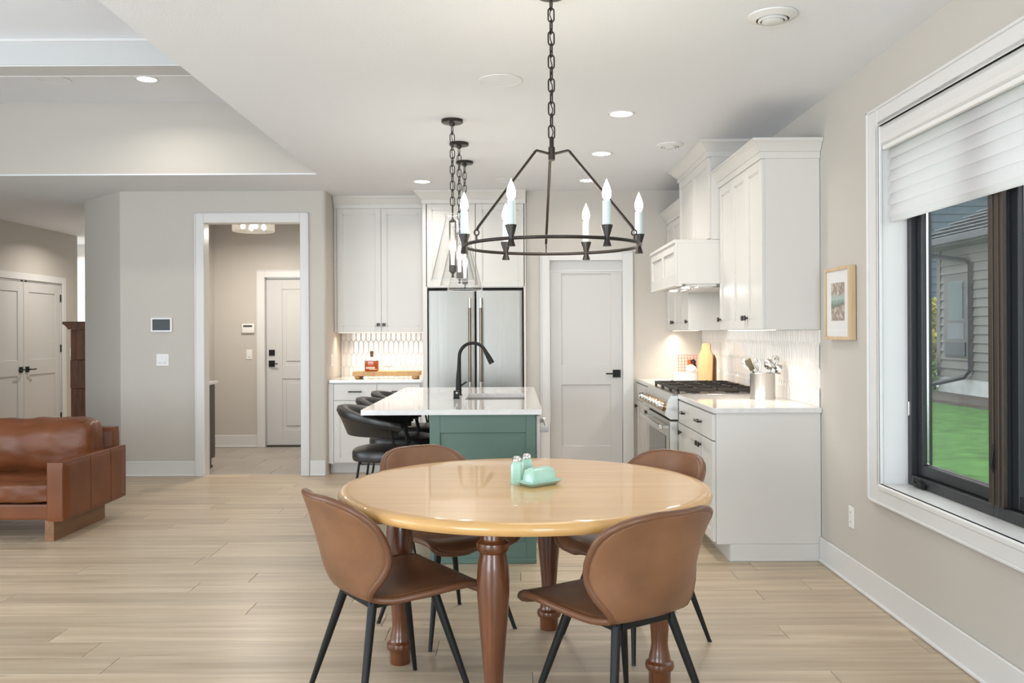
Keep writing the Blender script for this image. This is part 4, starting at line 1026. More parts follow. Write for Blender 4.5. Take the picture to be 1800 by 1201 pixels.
utensil('ladle', 'steel ladle standing upright in the crock', -0.01, -0.02, 0.025, -0.01, 1.145, 'ladle', 'steel_plain')
utensil('slotted_turner', 'slotted steel turner leaning right out of the crock', -0.02, 0.02, 0.06, 0.01, 1.125, 'slotted', 'steel_plain')
utensil('ladle', 'steel ladle leaning farthest right out of the crock', -0.03, 0.0, 0.092, -0.01, 1.118, 'ladle', 'steel_plain')
utensil('serving_spoon', 'steel spoon behind the turner in the crock', -0.02, 0.03, 0.085, 0.04, 1.14, 'spoon', 'steel_plain')
# far corner
t = thing('cutting_board', (1.70, 7.62, 0.915), 'tall beech cutting board standing against the backsplash', 'cutting board')
mb = MB(); mb.prism([(-0.062, 0), (0.062, 0), (0.062, 0.25), (0.05, 0.275), (0.04, 0.29), (0.038, 0.335), (0.03, 0.35), (-0.03, 0.35), (-0.038, 0.335), (-0.04, 0.29), (-0.05, 0.275), (-0.062, 0.25)], 'Y', -0.011, 0.011)
mb.xf(Matrix.Translation((1.655, 7.60, 0.9156)) @ Matrix.Rotation(math.radians(-32), 4, 'Z') @ Matrix.Rotation(math.radians(-6), 4, 'X')); mb.build('board', 'board_light', t)
mb = MB().prism([(-0.055, 0), (0.055, 0), (0.055, 0.21), (0.035, 0.25), (-0.035, 0.25), (-0.055, 0.21)], 'Y', -0.009, 0.009).xf(Matrix.Translation((1.715, 7.66, 0.9156)) @ Matrix.Rotation(math.radians(-40), 4, 'Z'))
tag(mb.build('cutting_board', 'walnut'), 'dark cutting board half hidden behind the beech one', 'cutting board')
t = thing('salt_cellar', (1.545, 7.66, 0.915), 'white ceramic salt pig with a slanted open mouth', 'salt pig')
MB().tube([(1.565, 7.70, 0.9165), (1.565, 7.70, 0.960), (1.560, 7.69, 1.000), (1.548, 7.665, 1.032), (1.530, 7.63, 1.045)], [0.058, 0.060, 0.056, 0.046, 0.036], 20).build('pot', 'ceramic', t, 60)
MB().lathe([(0.030, 0), (0.030, 0.003)], 20).xf(Matrix.Translation((1.5285, 7.627, 1.0455)) @ Vector((-0.018, -0.035, 0.013)).to_track_quat('Z', 'Y').to_matrix().to_4x4()).build('mouth', 'label_paper', t)
tag(B(1.43, 1.56, 7.86, 7.99, 0.9155, 0.995, 0.006, 2).build('butter_crock', 'ceramic'), 'low white ceramic box behind the salt pig', 'crock')
t = thing('pepper_mill', (1.60, 7.80, 0.915), 'black utensil with knobbly top leaning behind the salt pig', 'utensil')
MB().tube([(1.625, 7.76, 0.917), (1.607, 7.765, 1.04), (1.595, 7.77, 1.09)], [0.014, 0.011, 0.012], 10).build('stem', 'black', t, 50)
for k in range(5): MB().lathe([(0.002, -0.012), (0.010, -0.006), (0.012, 0.0), (0.010, 0.006), (0.002, 0.012)], 10, (1.585+0.016*math.cos(k*1.3), 7.77, 1.10+0.014*math.sin(k*1.3))).build('finger', 'black', t, 50)
t = thing('wire_trivet', (1.56, 8.05, 0.915), 'orange wire grid trivet leaning in the far corner', 'trivet')
mb = MB()
for k in range(7):
    mb.tube([(1.50+k*0.028, 8.0, 0.98), (1.50+k*0.028, 8.02, 1.155)], 0.0024, 6); mb.tube([(1.495, 8.0+k*0.003, 0.983+k*0.028), (1.673, 8.0+k*0.003, 0.983+k*0.028)], 0.0024, 6)
mb.tube([(1.50, 7.998, 0.98), (1.50, 7.99, 0.917)], 0.003, 6); mb.tube([(1.668, 7.998, 0.98), (1.668, 7.99, 0.917)], 0.003, 6)
mb.build('grid', 'orange', t); B(1.585, 1.64, 8.006, 8.012, 1.04, 1.11).build('plate', 'orange', t)

# ---- bar tray
t = thing('serving_tray', (-1.27, 8.66, 0.915), 'footed maple tray board on the bar worktop', 'tray')
for k in range(6):
    a = -1.605+k*0.109; B(a, a+0.1088, 8.56, 8.80, 0.943, 0.988, 0.002).build('block', 'board', t)
for x in (-1.56, -0.995):
    for y_ in (8.59, 8.77): MB().lathe([(0.018, 0.9155), (0.028, 0.922), (0.030, 0.932), (0.024, 0.943)], 18, (x, y_, 0)).build('bun_foot', 'board', t, 50)
bx_, by_ = -1.43, 8.66
t = thing('whiskey_bottle', (bx_, by_, 0.988), 'squat whiskey bottle with amber liquor and paper label on the tray', 'bottle')
def brr(s, z, w=0.068, d=0.042): return [(p[0]+bx_, p[1]+by_, p[2]) for p in rrect(w*s, d*s, 0.022*s, z)]
loft([brr(0.90, 0.9892), brr(1.0, 0.996), brr(1.0, 1.085), brr(0.985, 1.09)]).build('liquor', 'liquor', t, 50)
loft([brr(1.02, 1.090), brr(1.0, 1.10), brr(0.86, 1.113), brr(0.50, 1.124), brr(0.26, 1.132)]).build('glass_shoulder', 'clear', t, 50)
MB().lathe([(0.016, 1.130), (0.015, 1.155), (0.0175, 1.157), (0.0175, 1.185), (0.016, 1.188)], 16, (bx_, by_, 0)).build('stopper', 'cork', t, 40)
B(bx_-0.052, bx_+0.038, by_-0.0425, by_-0.0405, 1.013, 1.032).build('paper_label', 'label_paper', t)
B(bx_-0.02, bx_+0.055, by_-0.0425, by_-0.0405, 1.004, 1.011).build('paper_label', 'label_paper', t)
for i, x in enumerate((-1.21, -1.105)):
    t = thing('tumbler', (x, 8.665, 0.988), ('clear drinking glass on the tray next to the bottle', 'clear drinking glass on the tray farther from the bottle')[i], 'glass', 'clear tumblers on the tray')
    MB().lathe([(0.001, 0.9895), (0.034, 0.9895), (0.043, 1.08)], 28, (x, 8.665, 0), cap=False).build('tumbler_wall', 'tumbler', t, 40)
    MB().lathe([(0.0415, 1.0795), (0.0425, 1.0815), (0.0408, 1.0815)], 28, (x, 8.665, 0), cap=False).build('rim', 'chrome_clear', t, 40)
def outlet(name, lab, mp, u, z, kind='outlet', w=0.07, h=0.115):
    mb = MB(); fbox(mb, mp, u-w/2, u+w/2, 0, 0.006, z-h/2, z+h/2, 0.002)
    (x, y_) = mp(u, 0); t = thing(name, (x, y_, z), lab, 'switch' if kind == 'switch' else 'outlet')
    mb.build('cover_plate', 'plastic', t)
    n = 2 if w > 0.1 else 1
    for k in range(n):
        uu = u+(k-(n-1)/2)*0.046
        if kind == 'switch':
            q = MB(); fbox(q, mp, uu-0.017, uu+0.017, 0.005, 0.010, z-0.033, z+0.033, 0.002); r = q.build('rocker', 'plastic', t)
            q = MB(); fbox(q, mp, uu-0.010, uu+0.010, 0.0098, 0.0106, z-0.030, z-0.027); q.build('indicator', 'darkplastic', r)
        else:
            for s in (-1, 1):
                q = MB(); fbox(q, mp, uu-0.016, uu+0.016, 0.005, 0.008, z+s*0.026-0.014, z+s*0.026+0.014, 0.002); r = q.build('socket', 'plastic', t)
                q = MB()
                for du in (-0.006, 0.006): fbox(q, mp, uu+du-0.0012, uu+du+0.0012, 0.0078, 0.0084, z+s*0.026-0.004, z+s*0.026+0.006)
                q.build('slot', 'darkplastic', r)
outlet('wall_outlet', 'white wall outlet low on the window wall', mapper('-X', XR), 4.705, 0.361)
outlet('wall_outlet', 'white outlet on the bar backsplash behind the glasses', mapper('-Y', 9.061), -1.325, 1.08)
outlet('wall_switch', 'white double rocker switch below the thermostat', mapper('-Y', YM), -3.385, 1.118, 'switch', 0.118, 0.115)
outlet('wall_switch', 'white light switch on the mudroom wall below the keypad', mapper('-Y', 10.46), -3.20, 1.115, 'switch', 0.072, 0.115)
outlet('wall_switch', 'white switch on the side wall of the bar nook', mapper('+X', -1.82), 8.60, 1.10, 'switch', 0.072, 0.115)
outlet('wall_switch', 'white switch beside the closet doors at far left', mapper('+X', XL), 11.95, 1.12, 'switch', 0.072, 0.115)
t = thing('thermostat', (-3.39, YM, 1.455), 'white framed touchscreen panel on the wall left of the doorway', 'thermostat')
B(-3.492, -3.288, YM-0.02, YM, 1.386, 1.524, 0.004, 2).build('housing', 'plastic', t); B(-3.474, -3.306, YM-0.0215, YM-0.019, 1.403, 1.508).build('touchscreen', 'screen', t)
t = thing('alarm_keypad', (-3.21, 10.46, 1.43), 'white alarm keypad on the mudroom wall beside the door', 'keypad')
B(-3.285, -3.13, 10.432, 10.46, 1.37, 1.485, 0.012, 3).build('housing', 'plastic', t, 40); B(-3.262, -3.155, 10.430, 10.434, 1.445, 1.468).build('display', 'darkplastic', t)
# framed print on the window wall
t = thing('picture_frame', (1.795, 4.81, 1.52), 'small ash-framed landscape print on the wall beside the window', 'picture')
a, b, z0, z1, x0 = 4.626, 4.995, 1.32, 1.72, XR-0.043
mb = MB(); f = 0.018
for (p, q, r0, r1) in ((a, a+f, z0, z1), (b-f, b, z0, z1), (a+f, b-f, z0, z0+f), (a+f, b-f, z1-f, z1)): mb.box(x0, XR-0.004, p, q, r0, r1, 0.001)
mb.build('frame', 'framewood', t)
B(x0+0.010, XR-0.006, a+f, b-f, z0+f, z1-f).build('mat_board', 'paper', t)
B(x0+0.0085, x0+0.0105, a+0.085, b-0.09, 1.425, 1.635).build('print', 'art', t)
B(x0+0.004, x0+0.0055, a+f, b-f, z0+f, z1-f).build('pane', 'picture_glass', t)
# ================================================================== LAMPS
def link_mesh(L, W, r):
    pts = []; h = (L-W)/2
    for k in range(8): a = PI*k/7; pts.append((W/2*math.cos(a), 0, h+W/2*math.sin(a)))
    for k in range(8): a = PI+PI*k/7; pts.append((W/2*math.cos(a), 0, -h+W/2*math.sin(a)))
    me = MB().tube(pts, r, 6, closed=True).mesh('link', smooth=60); me.materials.append(M['bronze']); return me
def chain(root, x, y_, z0, z1, L, W, r, twist0=0.2):
    me = link_mesh(L, W, r); base = base_of(root)
    n = max(2, round((z1-z0)/(L-3.0*r))); st = (z1-z0)/n
    cord = MB().tube([(x+0.006*math.sin(k*1.7), y_+0.006*math.cos(k*1.1), z0+(z1-z0)*k/(2*n)) for k in range(2*n+1)], 0.0022, 6).build('chain_cord', 'black', root)
    for k in range(n):
        o = bpy.data.objects.new('link', me); C.objects.link(o); o.parent = cord
        o.location = (x-base[0], y_-base[1], z0+st*(k+0.5)-base[2]); o.rotation_euler = (0, 0, twist0+(PI/2 if k % 2 else 0))
def bulb_mb(x, y_, z, r=0.0135, h=0.062):
    prof = [(0.0075, 0), (r*0.86, h*0.14), (r, h*0.30), (r*0.88, h*0.52), (r*0.52, h*0.74), (r*0.2, h*0.9), (0.0006, h)]
    return MB().lathe([(q, z+p) for q, p in prof], 16, (x, y_, 0))
# ---- chandelier
HX, HY, HZ, HR = 0.1490, 3.50, 1.715, 0.352
t = thing('chandelier', (HX, HY, CEIL), 'black iron ring chandelier with six candle bulbs on a chain', 'chandelier')
MB().tube([(HX+HR*math.cos(2*PI*k/72), HY+HR*math.sin(2*PI*k/72), HZ) for k in range(72)], 0.0068, 10, closed=True).build('ring', 'bronze', t, 60)
MB().lathe([(0.010, 2.058), (0.0135, 2.062), (0.0135, 2.112), (0.009, 2.116), (0.009, 2.15), (0.006, 2.155)], 16, (HX, HY, 0)).build('hub', 'bronze', t, 40)
for a in (92, 212, 332):
    ca, sa = math.cos(math.radians(a)), math.sin(math.radians(a))
    p = lambda r, z: (HX+r*ca, HY+r*sa, z)
    ar = MB().tube([p(0.010, 2.085), p(0.072, 2.092), p(0.078, 2.088), p(HR-0.012, 1.772), p(HR-0.006, 1.760)], 0.0058, 8).build('arm', 'bronze', t, 60)
    c = Vector(p(HR-0.004, 1.750)); ux = Vector((ca, sa, 0))
    MB().tube([c+(ux*math.cos(q)+Vector((0, 0, 1))*math.sin(q))*0.0105 for q in [2*PI*k/14 for k in range(14)]], 0.003, 6, closed=True).tube([c+Vector((0, 0, -0.010)), (c.x, c.y, HZ+0.004)], 0.0035, 6).build('eyelet', 'bronze', ar, 60)
for k in range(6):
    a = math.radians(60*k+2.5); x, y_ = HX+HR*math.cos(a), HY+HR*math.sin(a)
    cu = MB().lathe([(0.0165, HZ-0.030), (0.0165, HZ-0.027), (0.0095, HZ-0.004), (0.0095, HZ+0.004), (0.0225, HZ+0.045), (0.0225, HZ+0.048), (0.016, HZ+0.047)], 20, (x, y_, 0)).build('candle_cup', 'bronze', t, 40)
    MB().lathe([(0.0155, HZ+0.044), (0.0155, HZ+0.136), (0.012, HZ+0.138)], 18, (x, y_, 0)).build('candle_sleeve', 'sleeve', cu, 40)
    bulb_mb(x, y_, HZ+0.138, 0.0172, 0.080).build('bulb', 'bulb', cu, 80)
chain(t, HX, HY, 2.150, 2.715, 0.056, 0.0245, 0.0032, 0.25)
MB().lathe([(0.064, CEIL-0.001), (0.064, CEIL-0.012), (0.056, CEIL-0.018), (0.012, CEIL-0.022)], 28, (HX, HY, 0)).build('canopy', 'bronze', t, 40)
lp_ = bpy.data.lights.new('chandelier_glow', 'POINT'); lp_.energy = 14; lp_.color = (1, 0.9, 0.76); lp_.shadow_soft_size = 0.3
lo = bpy.data.objects.new('chandelier_glow', lp_); C.objects.link(lo); lo.location = (HX, HY, 1.9)
# ---- pendants
def make_pendant(x, y_, lab):
    t = thing('pendant_lamp', (x, y_, CEIL), lab, 'pendant lamp', 'clear glass pendants over the island')
    MB().lathe([(0.069, CEIL-0.001), (0.070, CEIL-0.016), (0.066, CEIL-0.021), (0.020, CEIL-0.024), (0.016, CEIL-0.038), (0.006, CEIL-0.042)], 28, (x, y_, 0)).build('canopy', 'bronze', t, 40)
    chain(t, x, y_, 2.185, CEIL-0.040, 0.060, 0.030, 0.0030, 0.4)
    MB().tube([(x, y_, 2.19), (x, y_, 2.08)], 0.005, 8).build('stem', 'bronze', t)
    MB().lathe([(0.052, 2.128), (0.047, 2.118), (0.046, 2.10), (0.050, 2.075), (0.140, 1.712), (0.142, 1.705)], 40, (x, y_, 0), cap=False).build('glass_shade', 'clear', t, 50)
    MB().tube([(x+0.051*math.cos(2*PI*k/36), y_+0.051*math.sin(2*PI*k/36), 2.128) for k in range(36)], 0.0022, 6, closed=True).build('glass_lip', 'lipglass', t, 60)
    MB().tube([(x+0.141*math.cos(2*PI*k/48), y_+0.141*math.sin(2*PI*k/48), 1.706) for k in range(48)], 0.0020, 6, closed=True).build('glass_lip', 'lipglass', t, 60)
    mb = MB().lathe([(0.013, 2.075), (0.013, 2.095), (0.006, 2.10)], 14, (x, y_, 0))
    for s in (-1, 1): mb.box(x+s*0.018-0.004, x+s*0.018+0.004, y_-0.005, y_+0.005, 1.765, 2.088)
    mb.box(x-0.022, x+0.022, y_-0.006, y_+0.006, 2.078, 2.088)
    mb.lathe([(0.006, 1.742), (0.017, 1.755), (0.024, 1.762), (0.024, 1.80), (0.018, 1.803)], 18, (x, y_, 0))
    fr = mb.build('socket_frame', 'bronze', t, 40)
    MB().lathe([(0.0125, 1.80), (0.0125, 1.885), (0.010, 1.887)], 16, (x, y_, 0)).build('candle_sleeve', 'sleeve', fr, 40)
    bulb_mb(x, y_, 1.887, 0.0185, 0.085).build('bulb', 'bulb', fr, 80)
    MB().lathe([(0.004, 1.722), (0.009, 1.728), (0.004, 1.744)], 12, (x, y_, 0)).build('finial', 'bronze', fr, 40)
    return t
for y_, lab in ((5.59, 'clear glass cone pendant nearest the camera over the island'), (6.27, 'clear glass cone pendant in the middle of the row of three'), (6.95, 'clear glass cone pendant farthest back over the island')):
    make_pendant(-0.400, y_, lab)
    pl_ = bpy.data.lights.new('pendant_glow', 'POINT'); pl_.energy = 5; pl_.color = (1, 0.92, 0.80); pl_.shadow_soft_size = 0.03
    po = bpy.data.objects.new('pendant_glow', pl_); C.objects.link(po); po.location = (-0.400, y_-0.05, 1.93)
# ---- recessed lights, speakers, vents
def recessed(x, y_, z, d, lab, power=9):
    t = thing('recessed_light', (x, y_, z), lab, 'ceiling light', 'recessed ceiling lights')
    MB().lathe([(d/2*0.80, z-0.001), (d/2*0.82, z-0.004), (d/2*0.97, z-0.005), (d/2, z-0.001)], 32, (x, y_, 0), cap=False).build('trim_ring', 'trim', t, 40)
    MB().lathe([(d/2*0.81, z-0.0022), (d/2*0.2, z-0.0023)], 32, (x, y_, 0)).build('diffuser', 'can', t)
    area('recessed_lamp', (x, y_, z-0.012), (0, 0, 0), d*0.75, d*0.75, power, (1, 0.94, 0.85), math.radians(150), 'DISK')
recessed(0.669, 5.45, CEIL, 0.172, 'bright recessed ceiling light nearest the window side of the chandelier')
recessed(0.665, 6.666, CEIL, 0.172, 'bright recessed ceiling light second in the row over the kitchen aisle')
recessed(0.657, 7.84, CEIL, 0.172, 'bright recessed ceiling light in front of the pantry door', 3)
recessed(-0.836, 7.86, CEIL, 0.172, 'bright recessed ceiling light over the bar cabinet')
recessed(-2.87, 6.80, TZ, 0.18, 'bright recessed light in the raised tray ceiling', 8)
recessed(-5.3, 11.0, CEIL, 0.172, 'added unseen light in the hallway brightening the closet doors', 18)  # added lamp, out of view; lifts the dim hall and closet doors
recessed(-6.5, 12.72, CEIL, 0.172, 'added unseen light that whitens the hallway end wall', 30)  # added lamp, out of view; makes the end wall read bright white
def speaker(x, y_, z, d, lab):
    t = thing('ceiling_speaker', (x, y_, z), lab, 'speaker', 'round white ceiling speakers')
    MB().lathe([(d/2*0.94, z-0.001), (d/2*0.95, z-0.005), (d/2*0.99, z-0.005), (d/2, z-0.001)], 40, (x, y_, 0), cap=False).build('bezel', 'trim', t, 40)
    MB().lathe([(d/2*0.945, z-0.0035), (d/2*0.3, z-0.004)], 40, (x, y_, 0)).build('grille', 'ceil', t)
speaker(-0.074, 4.714, CEIL, 0.237, 'round white ceiling speaker left of the chandelier chain')
speaker(-0.075, 7.82, CEIL, 0.23, 'round white ceiling speaker over the kitchen')
speaker(-3.59, 6.80, TZ, 0.24, 'round ceiling speaker in the raised tray ceiling')
def vent(x, y_, d, lab):
    t = thing('ceiling_vent', (x, y_, CEIL), lab, 'vent', 'round white ceiling vents')
    z = CEIL; R = d/2
    MB().lathe([(R, z-0.001), (R*0.99, z-0.007), (R*0.70, z-0.020), (R*0.66, z-0.021), (R*0.66, z-0.012), (R*0.70, z-0.001)], 40, (x, y_, 0), cap=False).build('flange', 'trim', t, 40)
    MB().lathe([(R*0.69, z-0.0015), (R*0.1, z-0.0016)], 32, (x, y_, 0)).build('throat', 'darkplastic', t)
    MB().lathe([(R*0.57, z-0.012), (R*0.585, z-0.024), (R*0.50, z-0.028), (R*0.48, z-0.024)], 36, (x, y_, 0), cap=False).build('cone', 'trim', t, 40)
    MB().lathe([(R*0.42, z-0.016), (R*0.43, z-0.030), (R*0.34, z-0.034), (R*0.05, z-0.034)], 36, (x, y_, 0)).build('core', 'trim', t, 40)
vent(1.118, 3.763, 0.212, 'large round white ceiling vent near the top right of the photo')
vent(1.135, 6.35, 0.195, 'round white ceiling vent beside the hood cabinet')
# ---- under-cabinet light (lamps belong to the strips under the cabinets)
for (a, b, nm) in ((U0+0.04, U2-0.03, 'near'), (U3+0.04, U4-0.04, 'far')):
    area('under_cabinet_light', (UX+0.045, (a+b)/2, 1.3728), (0, 0, 0), 0.035, b-a, (4.2 if nm == 'near' else 5.8)*(b-a), (1, 0.89, 0.73), math.radians(125))
area('under_cabinet_light', (-1.355, VY+0.06, 1.3675), (0, 0, 0), 0.84, 0.035, 3.8, (1, 0.89, 0.73), math.radians(125))
# ---- mudroom flush lamp
mx, my = -2.83, 9.42
t = thing('flush_lamp', (mx, my, CEIL), 'clear glass drum ceiling lamp with bright bulbs in the mudroom', 'ceiling light')
MB().lathe([(0.075, CEIL-0.001), (0.075, CEIL-0.02), (0.02, CEIL-0.03), (0.012, 2.60), (0.012, 2.56)], 24, (mx, my, 0)).build('canopy', 'chrome', t, 40)
MB().lathe([(0.205, 2.56), (0.205, 2.565), (0.02, 2.565)], 32, (mx, my, 0)).build('top_plate', 'chrome', t, 40)
MB().lathe([(0.222, 2.575), (0.222, 2.478), (0.218, 2.470), (0.214, 2.478), (0.218, 2.575)], 48, (mx, my, 0), cap=False).build('glass_drum', 'frost', t, 50)
for k in range(4):
    a = 0.5+k*PI/2; MB().lathe([(0.004, 2.49), (0.022, 2.503), (0.027, 2.52), (0.022, 2.54), (0.012, 2.56)], 14, (mx+0.11*math.cos(a), my+0.11*math.sin(a), 0)).build('bulb', 'bulb', t, 60)
area('flush_lamp_light', (mx, my, 2.46), (0, 0, 0), 0.3, 0.3, 30, (1, 0.93, 0.84), shape='DISK')

# ================================================================== LIVING ROOM, HALL, MUDROOM THINGS
t = thing('sofa', (-4.0, 6.15, 0), 'cognac brown leather sofa on walnut plinths at the left edge', 'sofa')
def soft(x0, x1, y0, y1, z0, z1, name, b=0.03, puff=0.0, pw=(1, 1, 1), mat='sofa', parent=None, seg=3, sag=0.0):
    mb = MB(); mb.box(x0, x1, y0, y1, z0, z1)
    bmesh.ops.subdivide_edges(mb.bm, edges=mb.bm.edges[:], cuts=9, use_grid_fill=True)
    mid = Vector(((x0+x1)/2, (y0+y1)/2, (z0+z1)/2)); h = Vector(((x1-x0)/2, (y1-y0)/2, (z1-z0)/2))
    for v in mb.bm.verts:
        q = v.co-mid; u = [q[i]/h[i] for i in range(3)]
        # round the box corners with radius b, then puff the faces
        inn = Vector([max(-h[i]+b, min(h[i]-b, q[i])) for i in range(3)]); dd = q-inn
        if dd.length > 1e-9: q = inn+dd.normalized()*b if max(abs(dd[i]) for i in range(3)) >= b*0.999 else q
        for i in range(3):
            o1, o2 = u[(i+1) % 3], u[(i+2) % 3]
            if abs(u[i]) > 0.999: q[i] += math.copysign(puff*pw[i]*(1-o1*o1)*(1-o2*o2), u[i])
        if sag: q.z -= sag*(1-min(1, abs(u[0])))*(1 if u[2] > 0.5 else 0) 
        v.co = mid+q
    return mb.build(name, mat, parent or t, 60)
AX0, AX1 = -3.077, -2.962
arm = soft(AX0, AX1, 5.695, 6.62, 0.138, 0.530, 'arm', 0.014, 0.002)
for yy in (6.06, 6.36): MB().tube([(AX1+0.002, yy, 0.15), (AX1+0.002, yy, 0.52)], 0.0016, 5).build('seam', 'sofa_seam', arm)
for x in (AX0+0.006, AX1-0.004): MB().tube([(x, 5.705, 0.527), (x, 6.60, 0.527)], 0.0028, 6).build('piping', 'sofa', arm)
arm2 = soft(-5.20, -5.085, 5.695, 6.62, 0.138, 0.530, 'arm', 0.014, 0.002)
soft(-5.085, AX0, 5.76, 6.60, 0.138, 0.246, 'seat_rail', 0.012, 0.0)
soft(-5.15, -3.0, 6.47, 6.60, 0.14, 0.678, 'back_frame', 0.02, 0.0)
for (a, b) in ((-5.08, -4.085), (-4.08, AX0-0.003)):
    soft(a, b, 5.735, 6.35, 0.248, 0.385, 'seat_cushion', 0.022, 0.012)
    bc = soft(a-0.01, b+(0.045 if b > -3.5 else 0), 6.16, 6.45, 0.392, 0.765, 'back_cushion', 0.075, 0.045, (0.4, 1, 0.3), sag=0.018)
    bc.data.transform(Matrix.Translation((0, 0, 0)))
    # welt around the cushion face
    x0, x1 = a+0.02, b-0.0+(0.02 if b > -3.5 else 0)
    MB().tube([(x0+(x1-x0)*k/16, 6.20, 0.748-0.022*math.sin(PI*k/16)) for k in range(17)], 0.005, 6).build('welt', 'sofa', bc, 60)
for x in (-3.119, -5.10): B(x, x+0.061, 5.757, 6.473, 0.0, 0.139, 0.002).build('plinth', 'walnut', t)
# wrinkle the cushions a little
nm = bpy.data.textures.new('leather_wrinkle', 'CLOUDS'); nm.noise_scale = 0.16
for o in t.children:
    if o.name.startswith('back_cushion') or o.name.startswith('seat_cushion'):
        d = o.modifiers.new('sub', 'SUBSURF'); d.levels = 1; d.render_levels = 2
        d = o.modifiers.new('wrinkle', 'DISPLACE'); d.texture = nm; d.strength = 0.03; d.mid_level = 0.5
# ---- dark oak sectional bookcase, end-on
t = thing('bookcase', (-4.63, 9.75, 0), 'dark oak stacked bookcase with flared top beside the angled wall', 'bookcase')
X0, X1, A, Bq = -4.81, -4.445, 9.40, 10.25
for i, (z0, z1) in enumerate(((0.10, 0.42), (0.42, 0.78), (0.78, 1.09), (1.09, 1.42))):
    s = B(X0+0.004*(i % 2), X1, A+0.003*(i % 2), Bq, z0+0.001, z1-0.001, 0.003).build('stacked_case', 'darkoak', t)
    B(X0-0.004, X0+0.01, A+0.04, Bq-0.04, z0+0.05, z1-0.05).build('glass_front', 'pane_dark', s)
B(X0-0.01, X1, A-0.01, Bq+0.01, 0, 0.10, 0.004).build('base', 'darkoak', t)
mb = MB(); mb.prism([(X1, 1.42), (X0, 1.42), (X0-0.012, 1.44), (X0-0.035, 1.465), (X0-0.058, 1.475), (X0-0.062, 1.49), (X0-0.058, 1.505), (X1, 1.505)], 'Y', A-0.045, Bq+0.045); mb.build('cornice', 'darkoak', t)
# ---- mudroom vanity
t = thing('mudroom_cabinet', (-3.35, 8.75, 0), 'dark cabinet with pale top just inside the mudroom doorway', 'cabinet')
B(-3.615, -3.095, 8.476, 8.95, 0.10, 0.852).build('carcass', 'vanity', t); B(-3.615, -3.10, 8.476, 8.86, 0.0, 0.10).build('toe_kick', 'vanity', t)
B(-3.615, -3.10, 8.86, 8.905, 0.0, 0.03, 0.006).build('foot', 'vanity', t)
B(-3.618, -3.07, 8.474, 8.985, 0.852, 0.882, 0.003).build('worktop', 'quartz', t)
for (a, b) in ((-3.61, -3.36), (-3.355, -3.10)): MB().box(a, b, 8.951, 8.97, 0.12, 0.84, 0.002).build('door', 'vanity', t)

# ---- window shade
SXh = 1.862
t = thing('window_shade', (SXh, 3.1, 2.36), 'white sheer banded roller shade half lowered over the window', 'window shade')
ya, yb = WY0+0.012, WY1-0.006
mb = MB(); prof = []
for k in range(12):
    a = math.radians(-100+k*110/11); prof.append((SXh-0.012-0.036*math.cos(a-0.0), 2.330+0.042*math.sin(a)))
mb.prism([(SXh+0.045, 2.378), (SXh-0.050, 2.378), (SXh-0.056, 2.36), (SXh-0.056, 2.318), (SXh-0.048, 2.296), (SXh-0.030, 2.283), (SXh+0.045, 2.283)], 'Y', ya, yb)
mb.build('cassette', 'trim', t)
B(SXh-0.049, SXh+0.04, yb-0.001, yb+0.003, 2.284, 2.377, 0.001).build('end_cap', 'plastic', t)
B(SXh-0.046, SXh-0.02, ya, yb, 2.262, 2.284, 0.004).build('inner_fascia', 'plastic', t)
nb = 6; zt, zb = 2.275, 1.935
for k in range(nb):
    z1 = zt-(zt-zb)*k/nb; z0 = zt-(zt-zb)*(k+1)/nb
    mb = MB(); pr = []
    for q in range(5):
        f = q/4; pr.append((SXh-0.002-0.018*f-0.005*math.sin(PI*f), z1+(z0-0.006-z1)*f))
    outl = pr+[(x+0.0012, z) for x, z in pr[::-1]]
    mb.prism(outl, 'Y', ya+0.012, yb-0.014); mb.build('fabric_vane', 'shade', t, 50)
B(SXh+0.012, SXh+0.0132, ya+0.012, yb-0.014, zb, zt).build('rear_sheer', 'shade_thin', t)
B(SXh-0.014, SXh+0.016, ya+0.012, yb-0.014, 1.903, 1.937, 0.006, 2).build('bottom_rail', 'shade', t)

# ================================================================== OUTDOORS
gr = struct(B(2.4, 60, -6, 60, -0.3, 0.10), 'ground_lawn', 'grass', 'green lawn outside the window')
gb = struct(MB().prism([(7.75, 9.5), (8.45, 9.5), (8.45, 17.5), (7.6, 17.5), (7.35, 15.5)], 'Z', 0.10, 0.16), 'ground_mulch', 'mulch', 'dark mulch bed along the neighbouring house')
struct(MB().prism([(6.0, 19.2), (12.0, 19.2), (14, 26), (6.0, 26)], 'Z', 0.10, 0.125), 'ground_driveway', 'concrete', 'pale concrete driveway beside the neighbouring house')
t = thing('neighbour_house', (11.5, 13.4, 0.1), 'taupe lap-sided neighbouring house with shingle roof seen through the window', 'house')
HXw, HYn, HYf = 8.42, 9.0, 17.3
B(HXw+0.02, 15, HYn, HYf, 0.05, 3.05).build('wall_core', 'siding', t); B(HXw-0.005, HXw+0.04, HYn, HYf+0.02, 0.05, 0.47).build('foundation', 'concrete', t)
for k in range(15):
    z = 0.47+k*0.165; mb = MB(); mb.prism([(HXw+0.025, z), (HXw-0.03, z), (HXw+0.004, z+0.163), (HXw+0.025, z+0.163)], 'Y', HYn, HYf); mb.build('lap_board', 'siding', t)
B(HXw-0.03, HXw+0.05, HYf-0.11, HYf+0.03, 0.47, 3.05).build('corner_board', 'siding_trim', t)
wn_ = B(HXw-0.035, HXw+0.02, 16.12, 17.02, 0.85, 2.42).build('window', 'siding_trim', t)
B(HXw-0.042, HXw-0.03, 16.27, 16.87, 1.55, 2.30).build('pane', 'pane_dark', wn_); B(HXw-0.042, HXw-0.03, 16.27, 16.87, 1.20, 1.50).build('pane', 'pane_dark', wn_)
